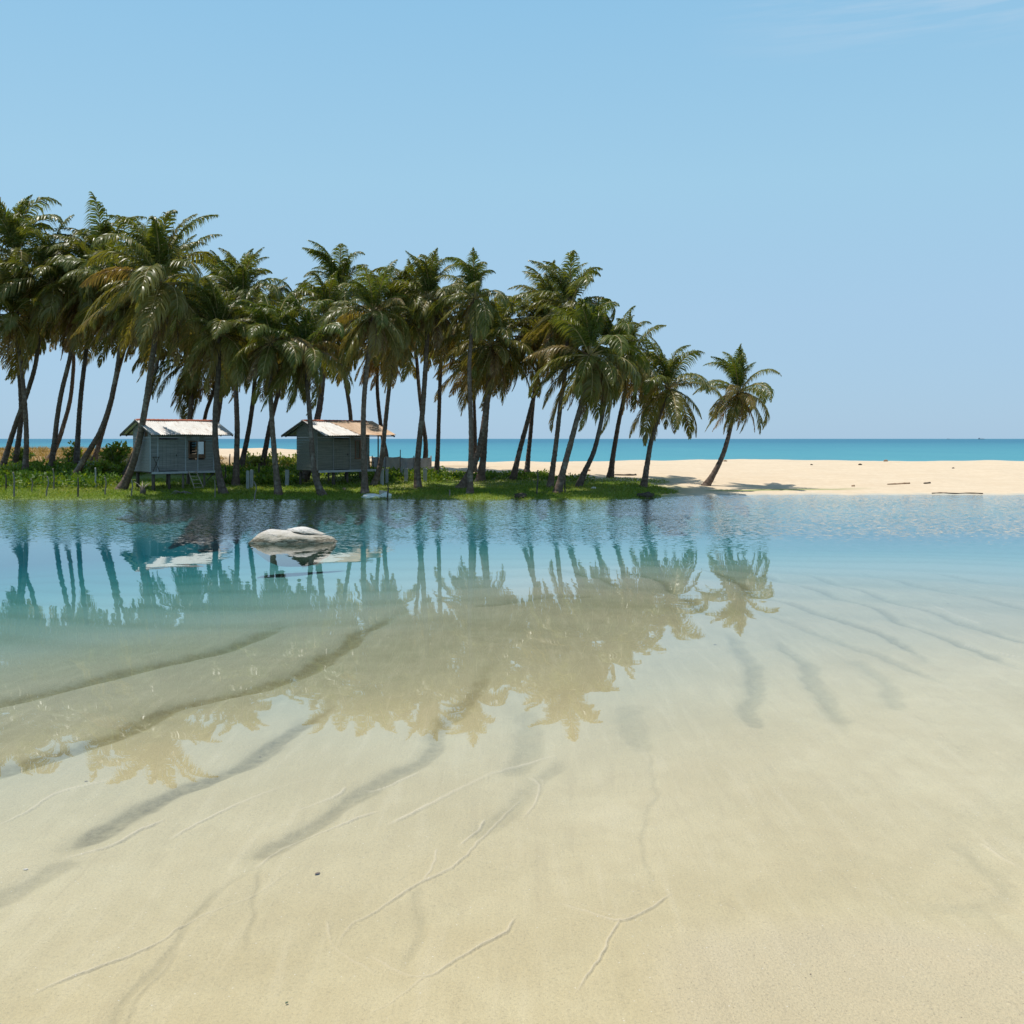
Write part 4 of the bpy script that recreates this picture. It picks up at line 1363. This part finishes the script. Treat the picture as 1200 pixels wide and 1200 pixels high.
# stump with twigs in front of the left hut
d = base_depth(166, 580, 49.5)
x = (167 - 600) / F * d
root = thing('tree_stump', 'jagged brown stump with pale twigs in front of the left hut', 'stump', (x, d, gz(x, d)))
mb = MB(); mb.tube([(0, 0, -.2), (.02, 0, .2), (-.02, 0, .42)], [.20, .15, .09], 9, 0, True, .2); mb.build('stem', M['plank_dark'], root, True)
mb = MB()
for i in range(9):
    a = rng.uniform(0, 6.28); l = rng.uniform(.3, .65)
    mb.tube([(0, 0, .25), (math.cos(a) * l * .4, math.sin(a) * l * .3, .25 + l * .5), (math.cos(a) * l * .8, math.sin(a) * l * .4, .25 + l * .7)], [.025, .017, .006], 5)
mb.build('twig', M['pale_timber'], root, True)
# branch heap at the ladder foot
d = base_depth(214, 580, 49.5); x = (212 - 600) / F * d
mb = MB()
for i in range(10):
    a = rng.uniform(-.5, .5) + (math.pi if i % 2 else 0); l = rng.uniform(.3, .7)
    mb.tube([(0, 0, .12), (math.cos(a) * l * .5, math.sin(a) * l * .5, .14 + rng.uniform(0, .1)), (math.cos(a) * l, math.sin(a) * l, .0)], [.035, .025, .01], 5)
o = mb.build('branch', M['timber'], None, True); o.location = (x, d, gz(x, d))
tag(o, 'forked dead branch lying in the shallows at the ladder foot', 'branch')

# driftwood and wrack on the beach
def stick(pts, r, mat, label, name='driftwood', lift=.03):
    P = []
    for px, py in pts:
        dd = base_depth(px, py, 52)
        xx = (px - 600) / F * dd
        P.append(Vector((xx, dd, gz(xx, dd) + lift)))
    c = P[0].copy()
    mb = MB(); mb.tube(catmull([q - c for q in P], 4), [r * random.uniform(.6, 1.1) for _ in range((len(P) - 1) * 4 + 1)], 7, 0, True, .2)
    o = mb.build(name, mat, None, True); o.location = c
    return tag(o, label, 'driftwood')


stick([(1040, 568), (1052, 567.6), (1066, 567)], .055, M['husk'], 'long low brown driftwood log on the right part of the beach')
stick([(1083, 567), (1090, 566.5)], .05, M['drift'], 'short dark driftwood piece right of the long brown log')
stick([(1092, 578.6), (1105, 578.2), (1120, 578.9), (1136, 578.4), (1152, 579)], .03, M['drift'], 'dark tangled wrack line along the right water edge')
stick([(720, 557), (735, 557.4), (745, 557)], .07, M['drift'], 'dark log lying behind the palm on bare sand')
for i, (px, py, s, label) in enumerate([
    (1008, 545, 4, 'small brown lump high on the beach right of the last palm'),
    (1038, 540.8, 5, 'dark lump on the crest of the beach'),
    (951, 545, 3, 'tiny tan lump on the beach nearest the last palm'),
    (1000, 570, 4, 'brown debris low on the beach left of the long log'),
    (1117, 549, 3, 'tiny brown lump high on the right part of the beach'),
    (850, 540.8, 4, 'dark speck on the beach crest just behind the last palm'),
]):
    lump('beach_debris', px, py, s, s * .45, M['husk'] if i % 2 else M['drift'], label, 'debris', 20 + i, .4, None, 52)

# small things on the wet sand in front
def flat_leaf(px, py, lpx, mat, label, ang, name='fallen_leaf'):
    d = F * H / (py - HY); x = (px - 600) / F * d
    l = lpx * d / F / 2 * .5
    vs, fs = [], []
    n = 7
    for i in range(n):
        u = i / (n - 1); w = l * .55 * math.sin(math.pi * min(max(u, .02), .98)) ** .8
        for s in (-1, 0, 1):
            vs.append((-l + 2 * l * u, s * w, .002 + (.08 * w if s else 0) + .03 * l * math.sin(math.pi * u)))
    for i in range(n - 1):
        for s in (0, 1):
            a = i * 3 + s
            fs.append((a, a + 3, a + 4, a + 1))
    n0 = len(vs)
    vs += [(a, b, c - .003) for a, b, c in vs]
    fs += [tuple(q + n0 for q in f[::-1]) for f in fs]
    mb = MB(); mb.add(vs, fs)
    o = mb.build(name, mat, None, True)
    o.location = (x, d, gz(x, d) + .006); o.rotation_euler = (0, 0, ang)
    return tag(o, label, 'leaf')


flat_leaf(336, 1172, 9, M['leaf_green'], 'green leaf lying on the wet sand at the bottom', .9)
flat_leaf(372, 1020, 15, M['leaf_brown'], 'curled brown leaf on the sand, right of the lower dark streak', .8)
flat_leaf(101, 908, 9, M['leaf_brown'], 'dark leaf floating near the left edge of the clear shallows', .1)
flat_leaf(305, 880, 6, M['leaf_brown'], 'dark leaf in the shallows below the palm reflections', .3)
flat_leaf(950, 1140, 5, M['leaf_brown'], 'dark brown bit on the coarse sand at the bottom right', .5)
flat_leaf(838, 751, 9, M['leaf_brown'], 'dark scrap under the reflection of the last palm', .2)
flat_leaf(1111, 702, 6, M['leaf_brown'], 'dark scrap in the rippled shallows on the right', .2)
flat_leaf(30, 1013, 12, M['shell'], 'white shell fragment at the left end of the dark trough', .2, 'shell')

# ------------------------------------------------------------------ ships on the horizon
def ship(px, d, length, label, flip=1):
    root = thing('ship', label, 'ship', ((px - 600) / F * d, d, 0), 0, 'ships on the horizon')
    mb = MB()
    l, w, hh = length / 2, length / 12, length * .07
    outline = [(-l, -w), (l * .75, -w), (l, 0), (l * .75, w), (-l, w)]
    vs = [(flip * x * .94, y * .8, -2) for x, y in outline] + [(flip * x, y, hh) for x, y in outline]
    fs = [tuple(range(5))[::-1], tuple(range(5, 10))] + [(k, (k + 1) % 5, 5 + (k + 1) % 5, 5 + k) for k in range(5)]
    mb.add(vs, fs); mb.build('hull', M['hull'], root)
    mb = MB()
    mb.box((flip * -l * .72, 0, hh + length * .05), (length * .13, w * 1.5, length * .10))
    mb.box((flip * -l * .70, 0, hh + length * .115), (length * .09, w * 1.2, length * .03))
    mb.tube([(flip * -l * .74, 0, hh + length * .12), (flip * -l * .74, 0, hh + length * .19)], length * .012, 6)
    mb.build('bridge', M['hull'], root)
    for q in ((-.3, .16), (.1, .13), (.5, .15)):
        mb = MB(); mb.tube([(flip * l * q[0], 0, hh), (flip * l * q[0], 0, hh + length * q[1])], length * .008, 6)
        mb.build('mast', M['hull'], root)


ship(1112, 5200, 16, 'tiny ship on the horizon at the right, the smaller left one')
ship(1150, 5200, 32, 'larger tiny ship on the horizon at the far right')

# ------------------------------------------------------------------ sky, sun, camera
world = bpy.data.worlds.new('World'); scene.world = world
world.use_nodes = True
nt = world.node_tree; nt.nodes.clear()
wo = nt.nodes.new('ShaderNodeOutputWorld'); bg = nt.nodes.new('ShaderNodeBackground')
sky = nt.nodes.new('ShaderNodeTexSky'); sky.sky_type = 'NISHITA'
sky.sun_disc = False; sky.sun_elevation = R(SUN_EL); sky.sun_rotation = R(-SUN_AZ)
sky.altitude = 0; sky.air_density = 1.0; sky.dust_density = .3; sky.ozone_density = 2.2
tc = nt.nodes.new('ShaderNodeTexCoord')
mp = nt.nodes.new('ShaderNodeMapping'); mp.inputs['Scale'].default_value = (5, 5, 60)
nz = nt.nodes.new('ShaderNodeTexNoise'); nz.inputs['Scale'].default_value = 1.0; nz.inputs['Detail'].default_value = 5; nz.inputs['Roughness'].default_value = .6
rp = nt.nodes.new('ShaderNodeValToRGB'); rp.color_ramp.elements[0].position = .46; rp.color_ramp.elements[1].position = .68
sp = nt.nodes.new('ShaderNodeSeparateXYZ')
mz = nt.nodes.new('ShaderNodeMapRange'); mz.inputs[1].default_value = .325; mz.inputs[2].default_value = .385
mx_ = nt.nodes.new('ShaderNodeMapRange'); mx_.inputs[1].default_value = .16; mx_.inputs[2].default_value = .42
m1 = nt.nodes.new('ShaderNodeMath'); m1.operation = 'MULTIPLY'
m2 = nt.nodes.new('ShaderNodeMath'); m2.operation = 'MULTIPLY'
m3 = nt.nodes.new('ShaderNodeMath'); m3.operation = 'MULTIPLY'; m3.inputs[1].default_value = .75
mixc = nt.nodes.new('ShaderNodeMix'); mixc.data_type = 'RGBA'
mixc.inputs[7].default_value = (7.0, 7.9, 9.0, 1)
L_ = nt.links.new
L_(tc.outputs['Generated'], mp.inputs[0]); L_(mp.outputs[0], nz.inputs['Vector']); L_(nz.outputs['Fac'], rp.inputs[0])
L_(tc.outputs['Generated'], sp.inputs[0]); L_(sp.outputs[2], mz.inputs[0]); L_(sp.outputs[0], mx_.inputs[0])
L_(mz.outputs[0], m1.inputs[0]); L_(mx_.outputs[0], m1.inputs[1])
L_(m1.outputs[0], m2.inputs[0]); L_(rp.outputs[0], m2.inputs[1]); L_(m2.outputs[0], m3.inputs[0])
air = nt.nodes.new('ShaderNodeValToRGB')       # clear tropical air: pale at the horizon, deeper blue overhead
while len(air.color_ramp.elements) < 5: air.color_ramp.elements.new(.5)
for el_, (p_, c_) in zip(air.color_ramp.elements, [(0, (.415, .640, .870)), (.12, (.435, .680, .915)), (.24, (.415, .715, .935)), (.42, (.315, .640, .925)), (1, (.06, .17, .40))]):
    el_.position = p_; el_.color = (*c_, 1)
L_(sp.outputs[2], air.inputs[0])
sc10 = nt.nodes.new('ShaderNodeVectorMath'); sc10.operation = 'SCALE'; sc10.inputs['Scale'].default_value = 10.0
L_(air.outputs[0], sc10.inputs[0])
mixa = nt.nodes.new('ShaderNodeMix'); mixa.data_type = 'RGBA'; mixa.inputs[0].default_value = .85
L_(sky.outputs[0], mixa.inputs[6]); L_(sc10.outputs[0], mixa.inputs[7])
L_(m3.outputs[0], mixc.inputs[0]); L_(mixa.outputs[2], mixc.inputs[6])
L_(mixc.outputs[2], bg.inputs['Color'])
bg.inputs['Strength'].default_value = .10
L_(bg.outputs[0], wo.inputs['Surface'])

sl = bpy.data.lights.new('sun', 'SUN'); sl.energy = 5.0; sl.angle = R(.53); sl.color = (1, .955, .88)
so = link(bpy.data.objects.new('sun', sl))
a, e = R(SUN_AZ), R(SUN_EL)
sdir = Vector((-math.sin(a) * math.cos(e), math.cos(a) * math.cos(e), math.sin(e)))
so.rotation_euler = sdir.to_track_quat('Z', 'Y').to_euler()

cam = bpy.data.cameras.new('camera'); co = link(bpy.data.objects.new('camera', cam))
cam.sensor_width = 36; cam.sensor_height = 36; cam.sensor_fit = 'HORIZONTAL'; cam.lens = 36.0
cam.shift_y = -(600 - HY) / 1200
cam.clip_start = .1; cam.clip_end = 30000
co.location = (0, 0, H); co.rotation_euler = (R(90), 0, 0)
scene.camera = co

scene.render.engine = 'CYCLES'
scene.cycles.use_denoising = True
scene.cycles.max_bounces = 8; scene.cycles.transparent_max_bounces = 12
scene.cycles.caustics_reflective = False; scene.cycles.caustics_refractive = False
scene.view_settings.view_transform = 'Standard'; scene.view_settings.look = 'None'
scene.view_settings.exposure = -0.12; scene.view_settings.gamma = 1.0
